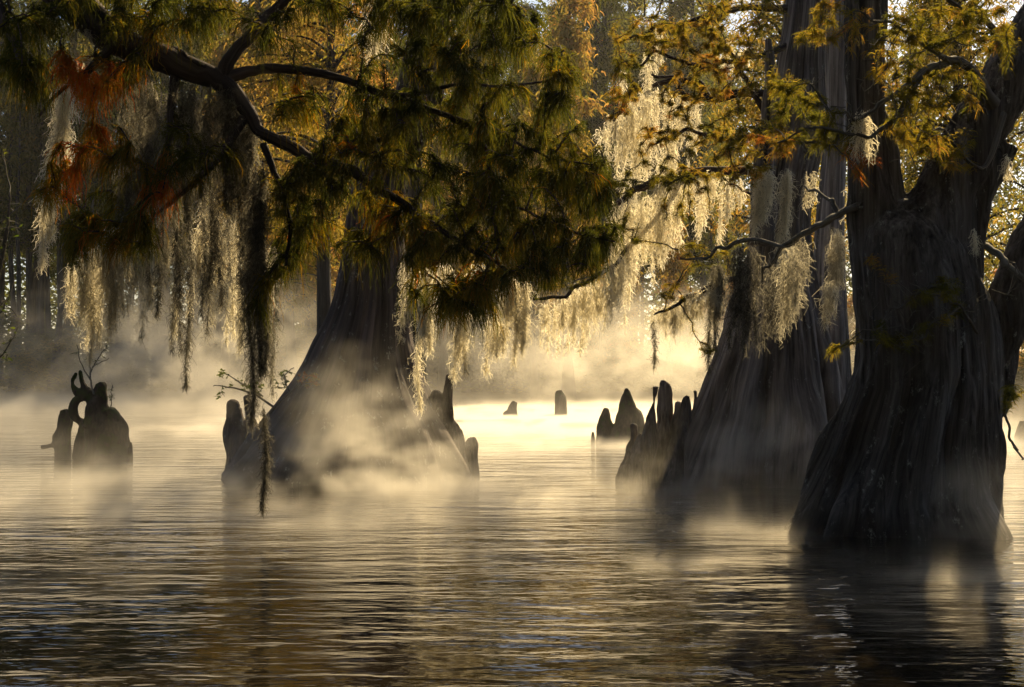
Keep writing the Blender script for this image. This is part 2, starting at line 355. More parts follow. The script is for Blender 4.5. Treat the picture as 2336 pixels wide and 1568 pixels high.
# ------------------------------------------------------------------ mist over the water, and the air
def mist_volume(name, lo, hi, res, blobs, base, mat, seed=0., freq=.6, warp=2.6, fade=(30, 36), rise=True, thr=(.46, .60)):
    ng = bpy.data.node_groups.new(name, 'GeometryNodeTree')
    ng.interface.new_socket('Geometry', in_out='OUTPUT', socket_type='NodeSocketGeometry')
    n, l = ng.nodes, ng.links
    go = n.new('NodeGroupOutput'); vc = n.new('GeometryNodeVolumeCube')
    vc.inputs['Min'].default_value = lo; vc.inputs['Max'].default_value = hi
    for k, v in zip('XYZ', res): vc.inputs['Resolution ' + k].default_value = v
    pos = n.new('GeometryNodeInputPosition')
    def math_(op, a, b=None, c=None):
        q = n.new('ShaderNodeMath'); q.operation = op
        for k, s in enumerate((a, b, c)):
            if s is None: continue
            if isinstance(s, (int, float)): q.inputs[k].default_value = s
            else: l.new(s, q.inputs[k])
        return q.outputs[0]
    def vec(op, a, b):
        q = n.new('ShaderNodeVectorMath'); q.operation = op
        for k, s in enumerate((a, b)):
            if isinstance(s, (tuple, list, np.ndarray)): q.inputs[k].default_value = tuple(s)
            else: l.new(s, q.inputs[k])
        return q
    sep = n.new('ShaderNodeSeparateXYZ'); l.new(pos.outputs[0], sep.inputs[0])
    # wind-drawn turbulence
    wn = n.new('ShaderNodeTexNoise'); wn.inputs['Scale'].default_value = .35; wn.inputs['Detail'].default_value = 2
    l.new(vec('ADD', pos.outputs[0], (seed, 3.1, 0)).outputs[0], wn.inputs['Vector'])
    wv = vec('SCALE', vec('SUBTRACT', wn.outputs['Color'], (.5, .5, .5)).outputs[0], (0, 0, 0)); wv.inputs['Scale'].default_value = warp
    pw = vec('ADD', pos.outputs[0], wv.outputs[0])
    def noise(scale, det, sc3=(1, 1, 1), rough=.6):
        q = n.new('ShaderNodeTexNoise'); q.inputs['Scale'].default_value = scale; q.inputs['Detail'].default_value = det; q.inputs['Roughness'].default_value = rough
        l.new(vec('MULTIPLY', pw.outputs[0], sc3).outputs[0], q.inputs['Vector']); return q.outputs[0]
    na = noise(freq, 5, (.8, .8, 1.1), .6)
    nb = noise(freq * .22, 2, (1, .8, 1))
    nmix = math_('ADD', math_('MULTIPLY', na, .65), math_('MULTIPLY', nb, .35))
    mr = n.new('ShaderNodeMapRange'); mr.interpolation_type = 'SMOOTHSTEP'
    mr.inputs['From Min'].default_value = thr[0]; mr.inputs['From Max'].default_value = thr[1]; l.new(nmix, mr.inputs['Value'])
    turb = math_('ADD', mr.outputs[0], .015)
    d = base(math_, sep)
    for (c, s, k) in blobs:
        v = vec('DIVIDE', vec('SUBTRACT', pos.outputs[0], c).outputs[0], s)
        dt = vec('DOT_PRODUCT', v.outputs[0], v.outputs[0]); 
        d = math_('ADD', d, math_('MULTIPLY', math_('EXPONENT', math_('MULTIPLY', dt.outputs['Value'], -1.0)), k))
    den = math_('MULTIPLY', d, turb)
    fd = n.new('ShaderNodeMapRange'); fd.interpolation_type = 'SMOOTHSTEP'; fd.inputs['From Min'].default_value = fade[0]; fd.inputs['From Max'].default_value = fade[1]
    fd.inputs['To Min'].default_value = 0.0 if rise else 1.0; fd.inputs['To Max'].default_value = 1.0 if rise else 0.0
    l.new(sep.outputs['Y'], fd.inputs['Value']); den = math_('MULTIPLY', den, fd.outputs[0])
    den = math_('MAXIMUM', math_('SUBTRACT', den, .0015), 0.0)
    l.new(den, vc.inputs['Density'])
    sm = n.new('GeometryNodeSetMaterial'); sm.inputs['Material'].default_value = mat
    l.new(vc.outputs[0], sm.inputs[0]); l.new(sm.outputs[0], go.inputs[0])
    me = bpy.data.meshes.new(name); me.materials.append(mat)
    me.from_pydata([lo, (hi[0], lo[1], lo[2]), (hi[0], hi[1], lo[2]), (lo[0], hi[1], lo[2]), (lo[0], lo[1], hi[2]), (hi[0], lo[1], hi[2]), hi, (lo[0], hi[1], hi[2])], [],
                   [(0, 3, 2, 1), (4, 5, 6, 7), (0, 1, 5, 4), (1, 2, 6, 5), (2, 3, 7, 6), (3, 0, 4, 7)])
    o = bpy.data.objects.new(name, me); COL.objects.link(o)
    m = o.modifiers.new('mist', 'NODES'); m.node_group = ng
    return tag(o, kind='stuff')
def vol_mat(name, color, dens, aniso, rate=2.0):
    m, n, l = newmat(name)
    out = N(n, 'ShaderNodeOutputMaterial'); v = n.new('ShaderNodeVolumePrincipled')
    v.inputs['Color'].default_value = (*color, 1); v.inputs['Density'].default_value = dens; v.inputs['Anisotropy'].default_value = aniso
    l.new(v.outputs[0], out.inputs['Volume'])
    m.cycles.volume_step_rate = rate
    return m
M['mist'] = vol_mat('mist', (.97, .92, .82), 1.0, .6, 2.5)
M['mist_far'] = vol_mat('mist_far', (.97, .92, .82), 1.0, .6, 2.0)
M['haze'] = vol_mat('haze', (.97, .95, .92), .00013, .5)
M['haze'].cycles.homogeneous_volume = True
def base_mist(mth, sep):
    z, y = sep.outputs['Z'], sep.outputs['Y']
    hh = mth('ADD', .28, mth('MULTIPLY', mth('MAXIMUM', mth('SUBTRACT', y, 22), 0), .022))     # layer height grows with distance
    e = mth('EXPONENT', mth('MULTIPLY', mth('DIVIDE', z, hh), -1.0))
    yk = mth('MULTIPLY', mth('MINIMUM', mth('DIVIDE', mth('MAXIMUM', mth('SUBTRACT', y, 12), 0), 16), 1.0), .22)
    yk = mth('MULTIPLY', yk, mth('EXPONENT', mth('MULTIPLY', mth('MAXIMUM', mth('SUBTRACT', y, 24), 0), -.075)))
    return mth('MULTIPLY', e, yk)
def gp(px, py):      # point on the water seen at (px,py)
    d = CAMZ * F / (py - HY); return ((px - CX) / F * d, d)
BL = []
def blob(px, py, d, sx, sy, sz, k):
    p = P(px, py, d); BL.append((tuple(p), (sx, sy, sz), k))
blob(700, 1060, 24.2, 2.3, 1.1, .5, .48)
blob(820, 960, 24.4, 1.7, .8, .9, .42)
blob(1000, 1040, 24.4, 1.3, .9, .6, .45)
blob(560, 1100, 22.5, 4.5, 1.8, .16, .5)
blob(1120, 1125, 22.0, 2.6, 1.6, .15, .55)
blob(200, 1150, 21.0, 3.0, 1.4, .13, .4)
blob(1690, 1030, 22.9, .8, .6, .55, .6)
blob(1620, 1090, 23.2, 1.0, .6, .3, .35)
blob(2180, 1170, 16.1, .6, .5, .5, .4)
blob(2060, 1330, 13.6, 1.6, 1.2, .12, .45)
blob(1330, 1285, 15.0, 1.5, .8, .07, .9)
blob(150, 1330, 13.5, 1.6, 1.0, .12, .35)
blob(1750, 1225, 17.5, 2.2, 1.0, .13, .5)
blob(420, 1190, 19.0, 2.4, 1.0, .11, .45)
blob(2180, 1440, 11.6, 1.0, .9, .10, .8)
blob(900, 1180, 19.5, 2.6, 1.2, .10, .4)
blob(1650, 1420, 11.6, 1.0, .8, .08, .5)
mist_volume('mist', (-15, 9, 0.01), (14, 36, 4.6), (290, 270, 60), BL, base_mist, M['mist'], freq=1.7, warp=.9, rise=False, thr=(.47, .60))
BL = []
blob(1250, 956, 60, 8, 14, .09, 9.0)
blob(1280, 935, 84, 12, 10, .3, 1.2)
blob(60, 925, 75, 14, 14, .5, .3)
blob(330, 760, 88, 9, 8, 2.2, .07)
blob(500, 830, 75, 6, 8, 2.8, .16)
blob(620, 880, 62, 5, 6, 1.4, .10)
blob(230, 860, 85, 10, 9, 2.0, .08)
blob(1330, 800, 95, 16, 10, 3.0, .10)
blob(1500, 840, 70, 8, 8, 1.6, .08)
mist_volume('mist', (-36, 29, 0.01), (38, 116, 8), (380, 440, 66), BL, base_mist, M['mist_far'], freq=.75, warp=1.8, rise=True, thr=(.46, .60))

# ------------------------------------------------------------------ the three great cypresses
def cypress(name, x, d, label):
    return empty(name, (x, d, 0), label, 'tree')
def rebase(objs, root):
    for o in objs: o.matrix_parent_inverse = root.matrix_world.inverted() if False else o.matrix_parent_inverse
DL, DM, DR = 27.5, 26.0, 18.3
g = Geo()
fluted(g, outline([(-400, 1010, 1080, .1), (-100, 960, 1045, .1), (60, 935, 1025, .15), (260, 885, 1000, .15), (420, 805, 925, .2), (600, 782, 922, .3), (700, 760, 930, .4), (800, 715, 945, .5), (850, 690, 960, .6), (920, 640, 990, .75), (980, 600, 1030, .9), (1040, 560, 1060, 1), (1086, 535, 1080, 1), (1120, 520, 1100, 1)], DL), nfl=15, amp=.24, seed=3, fibre=.02)
lt = cypress('cypress_tree', P(800, 0, DL)[0], DL, 'big flared cypress wrapped in glowing mist, its upper trunk behind drooping foliage')
def place(g, name, mat, root, **k): return g.build(name, mat, root, origin=root.location, **k)
place(g, 'trunk', M['bark_l'], lt)
g = Geo()
fluted(g, outline([(-260, 1800, 1900, .1), (0, 1795, 1885, .15), (150, 1770, 1880, .2), (300, 1745, 1885, .2), (480, 1722, 1850, .25), (600, 1700, 1852, .35), (700, 1670, 1870, .5), (800, 1645, 1890, .6), (880, 1615, 1905, .7), (950, 1590, 1925, .85), (1010, 1560, 1940, .95), (1080, 1530, 1960, 1), (1130, 1510, 1970, 1)], DM), nfl=12, amp=.46, seed=5, fibre=.02, nth=380, nz=260)
mt = cypress('cypress_tree', P(1750, 0, DM)[0], DM, 'pale ribbed cypress with a row of dark spiky knees at its foot')
place(g, 'trunk', M['bark_m'], mt)
def px_tube(rows, d=None):
    """rows (px, py, r_px[, d]) -> points, radii in metres"""
    pts, rad = [], []
    for r in rows:
        dd = r[3] if len(r) > 3 else d
        pts.append(P(r[0], r[1], dd)); rad.append(r[2] / F * dd)
    return np.array(pts), np.array(rad)
def limb(g, rows, d=None, n=None, sides=9, rough=.12, wig=.0, seed=0):
    p, r = px_tube(rows, d); q = spline(np.hstack([p, r[:, None]]), n or max(8, 7 * len(rows)))
    if wig:
        q[:, :3] += wig * np.stack([vnoise(np.arange(len(q)) * .35, 0 * q[:, 0], seed + k) for k in range(3)], 1) * np.linspace(0, 1, len(q))[:, None]
    sweep(g, q[:, :3], np.maximum(q[:, 3], .004), sides, rough=rough, seed=seed); return q[:, :3]
class Limbs:
    """every limb its own part; twigs join the limb they grow from"""
    def __init__(s): s.g = []; s.p = []; s.own = []
    def add(s, rows, **k):
        s.g.append(Geo()); q = limb(s.g[-1], rows, **k); s.p.append(q); s.own.append(np.full(len(q), len(s.g) - 1))
    def build(s, mat, root):
        for g in s.g: g.build('limb', mat, root, origin=root.location)
def knee_tubes(g, tubes, d, seed=0, sides=20):
    for k, t in enumerate(tubes):
        r = list(t); b = r[-1]; r.append((b[0], b[1] + 25, b[2] * 1.1))
        p, ra = px_tube(r, d); q = spline(np.hstack([p, ra[:, None]]), 26)
        sweep(g, q[:, :3], np.maximum(q[:, 3], .014), sides, rough=.30, seed=seed + k)
def knee_part(tubes, d, root, mat, seed, name='knee', voxel=.017, fibre=.035, lump=.06):
    g = Geo(); knee_tubes(g, tubes, d, seed)
    return fuse(g, voxel, name, mat, root, fibre=fibre, lump=lump, origin=root.location, seed=seed)

# --- buttress knees of the left cypress
lk = [[(1025, 859, 3), (1023, 885, 5), (1022, 915, 8), (1020, 950, 18), (1012, 1010, 36), (1006, 1085, 50)], [(997, 897, 8), (997, 925, 12), (990, 1000, 36), (985, 1085, 50)]]
knee_part(lk, DL - .3, lt, M['bark_l'], 40)
knee_part([[(1043, 985, 4), (1046, 1010, 8), (1046, 1094, 24)]], DL - .25, lt, M['bark_l'], 42)
knee_part([[(1062, 1030, 4), (1062, 1050, 8), (1062, 1094, 18)]], DL - .3, lt, M['bark_l'], 43)
knee_part([[(1076, 1000, 8), (1076, 1030, 15), (1072, 1096, 22)]], DL - .2, lt, M['bark_l'], 44)
knee_part([[(532, 922, 5), (533, 934, 5), (538, 948, 9), (541, 963, 15), (543, 985, 22), (547, 1020, 27), (549, 1086, 33)]], DL, lt, M['bark_l'], 46)
knee_part([[(564, 906, 6), (567, 930, 9), (573, 965, 14), (582, 1020, 28), (588, 1088, 42)]], DL, lt, M['bark_l'], 48)
# --- spiky knees of the middle cypress
for k, t in enumerate([[(1446, 972, 3), (1445, 995, 7), (1440, 1030, 13), (1433, 1104, 27)], [(1462, 988, 2), (1459, 1010, 5), (1456, 1104, 20)],
        [(1499, 878, 5), (1496, 900, 7), (1491, 935, 9), (1483, 985, 16), (1468, 1106, 38)], [(1510, 873, 5), (1515, 889, 10), (1517, 930, 13), (1515, 985, 18), (1508, 1108, 38)],
        [(1549, 920, 4), (1547, 945, 6), (1540, 985, 12), (1530, 1110, 30)], [(1571, 898, 6), (1570, 912, 12), (1568, 945, 15), (1563, 1000, 20), (1558, 1112, 38)], [(1584, 893, 5), (1586, 911, 7), (1590, 943, 12), (1603, 1020, 26), (1610, 1112, 50)]]):
    knee_part([t], DM - .15 * (k % 3), mt, M['bark_m'], 60 + 3 * k)
# small hump at the foot of the middle cypress, beside the near tree
knee_part([[(1885, 985, 14), (1885, 1020, 26), (1880, 1130, 50)]], 23.6, mt, M['bark_m'], 90)
# snag and limbs of the middle cypress
g = Geo(); limb(g, [(1752, 90, 7), (1756, 150, 12), (1757, 220, 16), (1750, 320, 22), (1742, 450, 28), (1738, 560, 32)], DM - .7, sides=12, rough=.2, seed=4)
place(g, 'broken_snag', M['bark_m'], mt)
g = Geo(); MSK = Limbs()
for k, rows in enumerate([
        [(1800, 20, 10, 26), (1700, 18, 8, 25.4), (1600, 42, 7, 25), (1500, 62, 5, 24.7), (1410, 88, 2, 24.5)],
        [(1805, 100, 8, 26), (1745, 125, 7, 25.3), (1680, 135, 6, 24.8), (1600, 150, 5, 24.4), (1520, 128, 4, 24.2), (1405, 152, 2, 24)],
        [(1770, 215, 10, 26), (1690, 212, 10, 26.2), (1625, 228, 9, 26.4), (1592, 190, 7, 26.4), (1500, 192, 6, 26.5), (1440, 217, 5, 26.4), (1395, 268, 3, 26.3)],
        [(1625, 228, 6, 26.4), (1560, 215, 5, 26), (1545, 175, 4, 25.6), (1490, 160, 3, 25.4)],
        [(1770, 388, 12, 26), (1650, 390, 10, 26.3), (1560, 396, 9, 26.5), (1480, 420, 9, 26.5), (1420, 452, 7, 26.4), (1370, 470, 4, 26.3), (1335, 505, 2, 26.2)],
        [(1560, 398, 6, 26.5), (1535, 445, 6, 26.5), (1480, 512, 5, 26.4), (1440, 560, 5, 26.3), (1400, 605, 5, 26.1), (1330, 650, 5, 25.8), (1262, 682, 4, 25.4), (1205, 680, 4, 25), (1120, 672, 3, 24.4), (1040, 660, 2, 23.8), (960, 600, 2, 23.4)],
        [(1710, 630, 9, 25.2), (1640, 648, 7, 24.8), (1560, 682, 5, 24.5), (1490, 725, 2, 24.2)],
        [(1745, 260, 7, 25.6), (1700, 180, 6, 25.2), (1650, 105, 5, 25), (1590, 60, 3, 24.8)],
        [(1750, 300, 8, 25.4), (1660, 320, 5, 24.6), (1560, 300, 4, 24.2), (1480, 330, 2, 23.9)]]):
    MSK.add(rows, sides=7, rough=.15, wig=.10, seed=k)

# --- slim cypress behind, between the two big ones
t2 = empty('cypress_tree', (P(1890, 0, 31)[0], 31, 0), 'slim straight cypress in the gap between the pale ribbed cypress and the forked one', 'tree')
g = Geo(); fluted(g, outline([(-200, 1890, 1935, .1), (280, 1880, 1930, .1), (500, 1862, 1925, .15), (700, 1850, 1930, .25), (900, 1835, 1945, .6), (1060, 1820, 1960, 1)], 31), nth=90, nz=90, nfl=8, amp=.15, seed=12)
place(g, 'trunk', M['bark_m'], t2)

# --- the near forked cypress on the right
rt = cypress('cypress_tree', P(2080, 0, DR)[0], DR, 'huge dark forked cypress with deeply ribbed base, the widest trunk')
def unflare_r(co):
    z = co[:, 2]; zz = [-.3, 0, .4, 1, 1.8, 2.6, 3.4, 12]; cx = [5.1, 5.05, 5.0, 5.1, 5.25, 5.25, 5.2, 5.2]; k = [1.9, 1.65, 1.4, 1.15, 1.02, 1, 1, 1]
    c = np.interp(z, zz, cx); s = np.interp(z, zz, k)
    return np.stack([(co[:, 0] - c) / s, (co[:, 1] - DR) / s, z], 1)
g = Geo()
fluted(g, outline([(490, 1990, 2120, .1), (530, 1966, 2170, .12), (590, 1952, 2205, .2), (660, 1950, 2236, .3), (740, 1958, 2262, .4), (820, 1958, 2275, .5), (900, 1940, 2270, .6), (1000, 1905, 2255, .8), (1100, 1870, 2262, .86), (1180, 1832, 2285, 1), (1215, 1815, 2298, 1), (1260, 1790, 2320, 1)], DR), nth=300, nz=240, nfl=14, amp=.5, seed=21, depth=.9, fibre=0)
for rows in ([(2005, 620, 60), (1990, 480, 56), (1978, 380, 48), (1974, 250, 45), (1972, 120, 44), (1976, 0, 43), (1982, -200, 42), (1985, -420, 40)],
             [(2045, 500, 30), (2040, 420, 22), (2032, 350, 22), (2015, 290, 20), (1990, 250, 20)],
             [(2080, 700, 90), (2120, 560, 95), (2160, 440, 72), (2215, 330, 66), (2270, 230, 62), (2350, 110, 60), (2440, -40, 56), (2530, -220, 52)],
             [(2230, 900, 40), (2262, 800, 48), (2300, 700, 54), (2350, 590, 52), (2400, 450, 48), (2440, 250, 44), (2470, 0, 40)],
             [(2205, 1010, 30), (2255, 930, 34), (2282, 850, 34), (2290, 770, 34)],
             [(2200, 700, 30), (2222, 620, 20), (2228, 560, 16), (2240, 480, 20), (2260, 420, 24), (2300, 330, 30)],
             [(2010, 570, 66), (2060, 525, 66), (2110, 505, 62), (2160, 480, 56)], [(2130, 800, 90), (2110, 650, 112), (2100, 560, 104), (2120, 490, 70)]):
    p, ra = px_tube(rows, DR + .1); q = spline(np.hstack([p, ra[:, None]]), 50)
    sweep(g, q[:, :3], q[:, 3], 40, rough=.10, seed=int(rows[0][0]))
fuse(g, .02, 'trunk', M['bark_r'], rt, fibre=.02, lump=.03, origin=rt.location, seed=5, unflare=unflare_r)
g = Geo()
RSK = Limbs()
for k, rows in enumerate([
        [(2265, 240, 18, 18), (2205, 150, 11, 17.6), (2150, 143, 10, 17.4), (2090, 180, 8, 17.2), (2010, 242, 5, 17), (1930, 262, 4, 16.9), (1845, 180, 2, 16.8)],
        [(2205, 150, 9, 17.6), (2130, 118, 6, 17.2), (2050, 60, 4, 17), (1960, 30, 2, 16.8)],
        [(2100, 175, 7, 17.2), (2030, 280, 6, 17), (1960, 312, 4, 16.8), (1850, 290, 3, 16.7), (1770, 330, 2, 16.6)],
        [(2300, 180, 10, 18), (2270, 80, 8, 17.8), (2200, 20, 6, 17.6), (2120, -30, 4, 17.4)],
        [(1960, 470, 10, 18), (1915, 488, 8, 18.6), (1870, 515, 8, 19.4), (1812, 545, 6, 20), (1762, 590, 4, 20.4), (1740, 640, 2, 20.6)],
        [(1915, 488, 6, 18.6), (1895, 460, 5, 18.8), (1865, 440, 3, 19.2), (1830, 430, 2, 19.6)],
        [(1825, 540, 4, 20), (1790, 560, 4, 20.2), (1700, 546, 5, 20.8), (1640, 572, 4, 21), (1560, 595, 2, 21.2)],
        [(2250, 560, 8, 18), (2290, 600, 8, 17.6), (2336, 640, 6, 17.4)],
        [(2180, 640, 5, 17.4), (2120, 660, 4, 17.1), (2050, 700, 3, 17), (1990, 760, 2, 16.9)],
        [(2190, 700, 4, 17.3), (2130, 740, 3, 17), (2070, 790, 2, 16.9)],
        [(2230, 760, 4, 17.4), (2180, 690, 3, 17.1), (2100, 650, 2, 17)],
        [(1940, 300, 5, 18), (1880, 330, 4, 17.6), (1810, 320, 3, 17.4), (1740, 350, 2, 17.2)],
        [(2290, 260, 8, 18), (2240, 380, 5, 17.8), (2150, 300, 4, 17.6), (2080, 330, 3, 17.5)],
        [(2300, 925, 4, 17.6), (2296, 960, 3, 17.5), (2312, 1015, 3, 17.5), (2335, 1045, 2, 17.4)]]):
    RSK.add(rows, sides=7, rough=.15, wig=.08, seed=20 + k)

# ------------------------------------------------------------------ foliage that grows from a skeleton
def in_ellipses(ells, r, d0, d1):
    """random anchor points; ells (cx, cy, rx, ry, count, tint)"""
    out, tt = [], []
    for (cx, cy, rx, ry, cnt, ti) in ells:
        a = r.uniform(0, 2 * np.pi, cnt); q = np.sqrt(r.uniform(0, 1, cnt)); dd = r.uniform(d0, d1, cnt)
        for i in range(cnt):
            out.append(P(cx + rx * q[i] * np.cos(a[i]), cy + ry * q[i] * np.sin(a[i]), dd[i])); tt.append(ti)
    return np.array(out), np.array(tt)
def grow(g, skel, anchors, r, sag=.12, rad=.011, maxlen=9., sides=4):
    if isinstance(skel, Limbs): nodes = np.vstack(skel.p); own = np.concatenate(skel.own); gs = skel.g
    else: nodes = np.array(skel); own = np.zeros(len(nodes), int); gs = [g]
    d0 = np.array([np.min(np.linalg.norm(nodes - a, axis=1)) for a in anchors]); order = np.argsort(d0)
    ends = [None] * len(anchors)
    for k in order:
        a = anchors[k]; dd = np.linalg.norm(nodes - a, axis=1) + .25 * np.maximum(0, a[2] - nodes[:, 2]) * 0; j = int(np.argmin(dd)); b = nodes[j]
        L = dd[j]; n = max(4, int(L / .12) + 2); t = np.linspace(0, 1, n)[:, None]
        p = b + (a - b) * t; p[:, 2] += np.sin(t[:, 0] * np.pi) * sag * L
        p[1:-1] += r.normal(0, .018, (n - 2, 3)) * min(1, L * 2)
        rr = rad * (1.3 - .9 * t[:, 0]) * (1 + min(L, 3) * .5)
        sweep(gs[own[j]], p, rr, sides, caps=False)
        nodes = np.vstack([nodes, p[1:]]); own = np.concatenate([own, np.full(n - 1, own[j])]); T = p[-1] - p[-3]; ends[k] = (p[-1], T / (np.linalg.norm(T) + 1e-9), p)
    return ends
def tassels(g, ends, tints, r, per=80, ln=(.18, .42), wd=.009, droop=(.7, 1.2), back=.35, spread=.8, seg=4, curl=.03, tj=.12):
    root, dr, tn = [], [], []
    for (e, T, path), ti in zip(ends, tints):
        n = int(per * r.uniform(.5, 1.5)); s = r.uniform(0, back, n)
        c = np.concatenate([[0], np.cumsum(np.linalg.norm(np.diff(path[::-1], axis=0), axis=1))])
        root.append(np.stack([np.interp(s, c, path[::-1, m]) for m in range(3)], 1) + r.normal(0, .022, (n, 3)))
        v = r.normal(0, spread, (n, 3)); v[:, 2] = np.abs(v[:, 2]) * .4; dr.append(v + T * .9)
        tn.append(np.full(n, np.clip(ti + r.normal(0, tj), 0, 1)) + r.normal(0, .11, n))
    root, dr, tn = map(np.concatenate, (root, dr, tn)); n = len(root)
    ribbons(g, root, dr, r.uniform(ln[0], ln[1], n), wd * r.uniform(.7, 1.3, n), r.uniform(droop[0], droop[1], n), seg, curl, np.clip(tn, 0, 1), r)

# ------------------------------------------------------------------ foreground cypress, trunk outside the frame on the left
fr = empty('cypress_tree', (P(-330, 0, 19.5)[0], 19.5, 0), 'near cypress whose long limb reaches in from the upper left with dark drooping fronds', 'tree')
g = Geo(); fluted(g, outline([(-1100, -360, -290, .1), (-400, -380, -270, .2), (200, -400, -260, .3), (700, -430, -230, .6), (1180, -520, -150, 1)], 19.5), nth=90, nz=80, nfl=9, amp=.2, seed=31)
place(g, 'trunk', M['bark_l'], fr)
g = Geo(); FSK = Limbs()
for k, rows in enumerate([
        [(-320, -480, 60, 19.4), (-80, -200, 50, 18.8), (150, -10, 42, 18.4), (265, 92, 37, 18.2), (400, 145, 31, 18), (490, 178, 27, 18), (545, 225, 19, 17.9), (600, 300, 14, 17.9), (700, 355, 15, 17.8), (790, 385, 13, 17.7), (840, 415, 11, 17.6), (905, 462, 9, 17.5), (1000, 522, 7, 17.4), (1070, 570, 5, 17.3), (1180, 625, 3, 17.2)],
        [(505, 190, 20, 18), (525, 135, 15, 18), (580, 70, 13, 18.1), (640, 0, 12, 18.2), (720, -90, 10, 18.3), (800, -220, 8, 18.4)],
        [(515, 178, 15, 18), (600, 158, 11, 18), (700, 162, 10, 17.9), (800, 187, 9, 17.9), (880, 216, 8, 17.8), (960, 240, 7, 17.8), (1040, 270, 6, 17.8), (1095, 310, 6, 17.7), (1118, 380, 5, 17.7), (1120, 460, 4, 17.6), (1130, 560, 4, 17.6), (1090, 640, 3, 17.5), (1020, 690, 2, 17.5)],
        [(330, 110, 9, 18.2), (400, 115, 8, 18), (450, 150, 8, 17.9), (495, 178, 8, 18)],
        [(880, 216, 6, 17.8), (950, 215, 5, 17.6), (1060, 190, 4, 17.4), (1150, 200, 3, 17.2), (1270, 180, 2, 17.1)],
        [(1040, 270, 5, 17.8), (1140, 300, 4, 17.6), (1230, 350, 3, 17.4), (1350, 380, 2, 17.3)],
        [(840, 330, 6, 17.9), (900, 310, 5, 17.9), (960, 330, 4, 17.8)],
        [(1118, 460, 4, 17.6), (1200, 480, 3, 17.4), (1280, 520, 3, 17.2), (1400, 550, 2, 17)],
        [(700, -80, 8, 18.3), (850, -60, 6, 18), (1000, -20, 5, 17.8), (1180, 20, 3, 17.5)],
        [(265, 95, 12, 18.2), (200, 160, 8, 17.9), (150, 195, 5, 19), (90, 260, 3, 19)],
        [(-80, -200, 20, 18.8), (-20, -20, 14, 18.2), (20, 80, 9, 17.8), (60, 180, 5, 17.4)],
        [(400, 170, 12, 18), (390, 260, 9, 17.8), (380, 340, 7, 17.6), (320, 430, 6, 18.6), (230, 500, 4, 19.2), (170, 560, 2, 19.4)],
        [(560, 265, 12, 17.9), (500, 360, 8, 17.7), (440, 420, 6, 17.5), (360, 480, 4, 18.8), (290, 530, 3, 19.3)],
        [(600, 330, 9, 17.9), (640, 430, 7, 17.7), (660, 520, 5, 17.5), (640, 620, 3, 17.4)],
        [(150, -10, 12, 18.4), (300, -30, 8, 18.1), (450, -10, 5, 17.9)]]):
    FSK.add(rows, sides=9, rough=.14, wig=.05, seed=60 + k)
r1 = np.random.default_rng(11)
FR = [(1330, 420, 70, 60, 16, 0.30), (1270, 210, 40, 60, 10, 0.35), (1250, 590, 120, 45, 26, 0.35), (1370, 560, 40, 14, 8, 0.30), (1060, 690, 95, 55, 24, 0.45), (980, 640, 60, 50, 12, 0.45), (1130, 640, 60, 50, 12, 0.40), (1000, 440, 160, 80, 20, 0.35), (850, 260, 120, 60, 20, 0.35), (700, 400, 90, 60, 16, 0.35), (1000, 90, 180, 70, 24, 0.30), (950, 560, 120, 50, 16, 0.40), (1060, 40, 170, 80, 62, 0.30), (1190, 50, 50, 60, 19, 0.25), (960, 170, 150, 90, 54, 0.30), (1120, 230, 110, 90, 46, 0.35), (1270, 160, 45, 50, 16, 0.40),
      (900, 310, 170, 70, 46, 0.40), (1110, 360, 170, 90, 65, 0.35), (1270, 280, 60, 70, 22, 0.45), (1200, 430, 170, 90, 62, 0.40), (1340, 380, 60, 60, 22, 0.30),
      (1060, 520, 150, 70, 46, 0.45), (1240, 550, 130, 50, 40, 0.35), (1370, 525, 50, 18, 11, 0.35), (1080, 640, 70, 40, 22, 0.50), (700, 460, 70, 70, 30, 0.35), (740, 400, 60, 60, 19, 0.40),
      (660, 570, 40, 50, 14, 0.35), (870, 480, 70, 60, 16, 0.55), (800, 310, 60, 50, 16, 0.40), (880, 0, 120, 50, 32, 0.30), (730, 0, 60, 40, 14, 0.30),
      (790, 540, 50, 40, 11, 0.45), (690, 240, 60, 50, 14, 0.50),
      (50, 80, 60, 90, 32, 0.30), (60, 180, 60, 60, 19, 0.35), (200, 20, 120, 60, 35, 0.30), (450, 20, 130, 50, 32, 0.30), (330, 60, 60, 30, 14, 0.50),
      (220, 170, 60, 50, 16, 0.88), (160, 145, 40, 40, 9, 0.95), (290, 130, 50, 60, 16, 0.50), (365, 420, 35, 30, 8, 0.95), (155, 360, 30, 40, 7, 0.97), (110, 410, 25, 50, 8, 0.60),
      (250, 500, 90, 70, 35, 0.45), (170, 540, 40, 40, 11, 0.50), (330, 380, 90, 60, 19, 0.55), (250, 320, 60, 50, 14, 0.70), (480, 380, 80, 70, 16, 0.35), (310, 540, 60, 30, 11, 0.50),
      (430, 310, 60, 60, 14, 0.30), (640, 70, 50, 40, 9, 0.30), (600, 660, 20, 60, 8, 0.35),
      (300, -170, 500, 110, 81, 0.30), (900, -160, 400, 90, 81, 0.30), (100, -350, 500, 120, 68, 0.30), (700, -350, 400, 120, 54, 0.30)]
an, ti = in_ellipses(FR, r1, 16.8, 18.8)
ends = grow(g, FSK, an, r1, rad=.010)
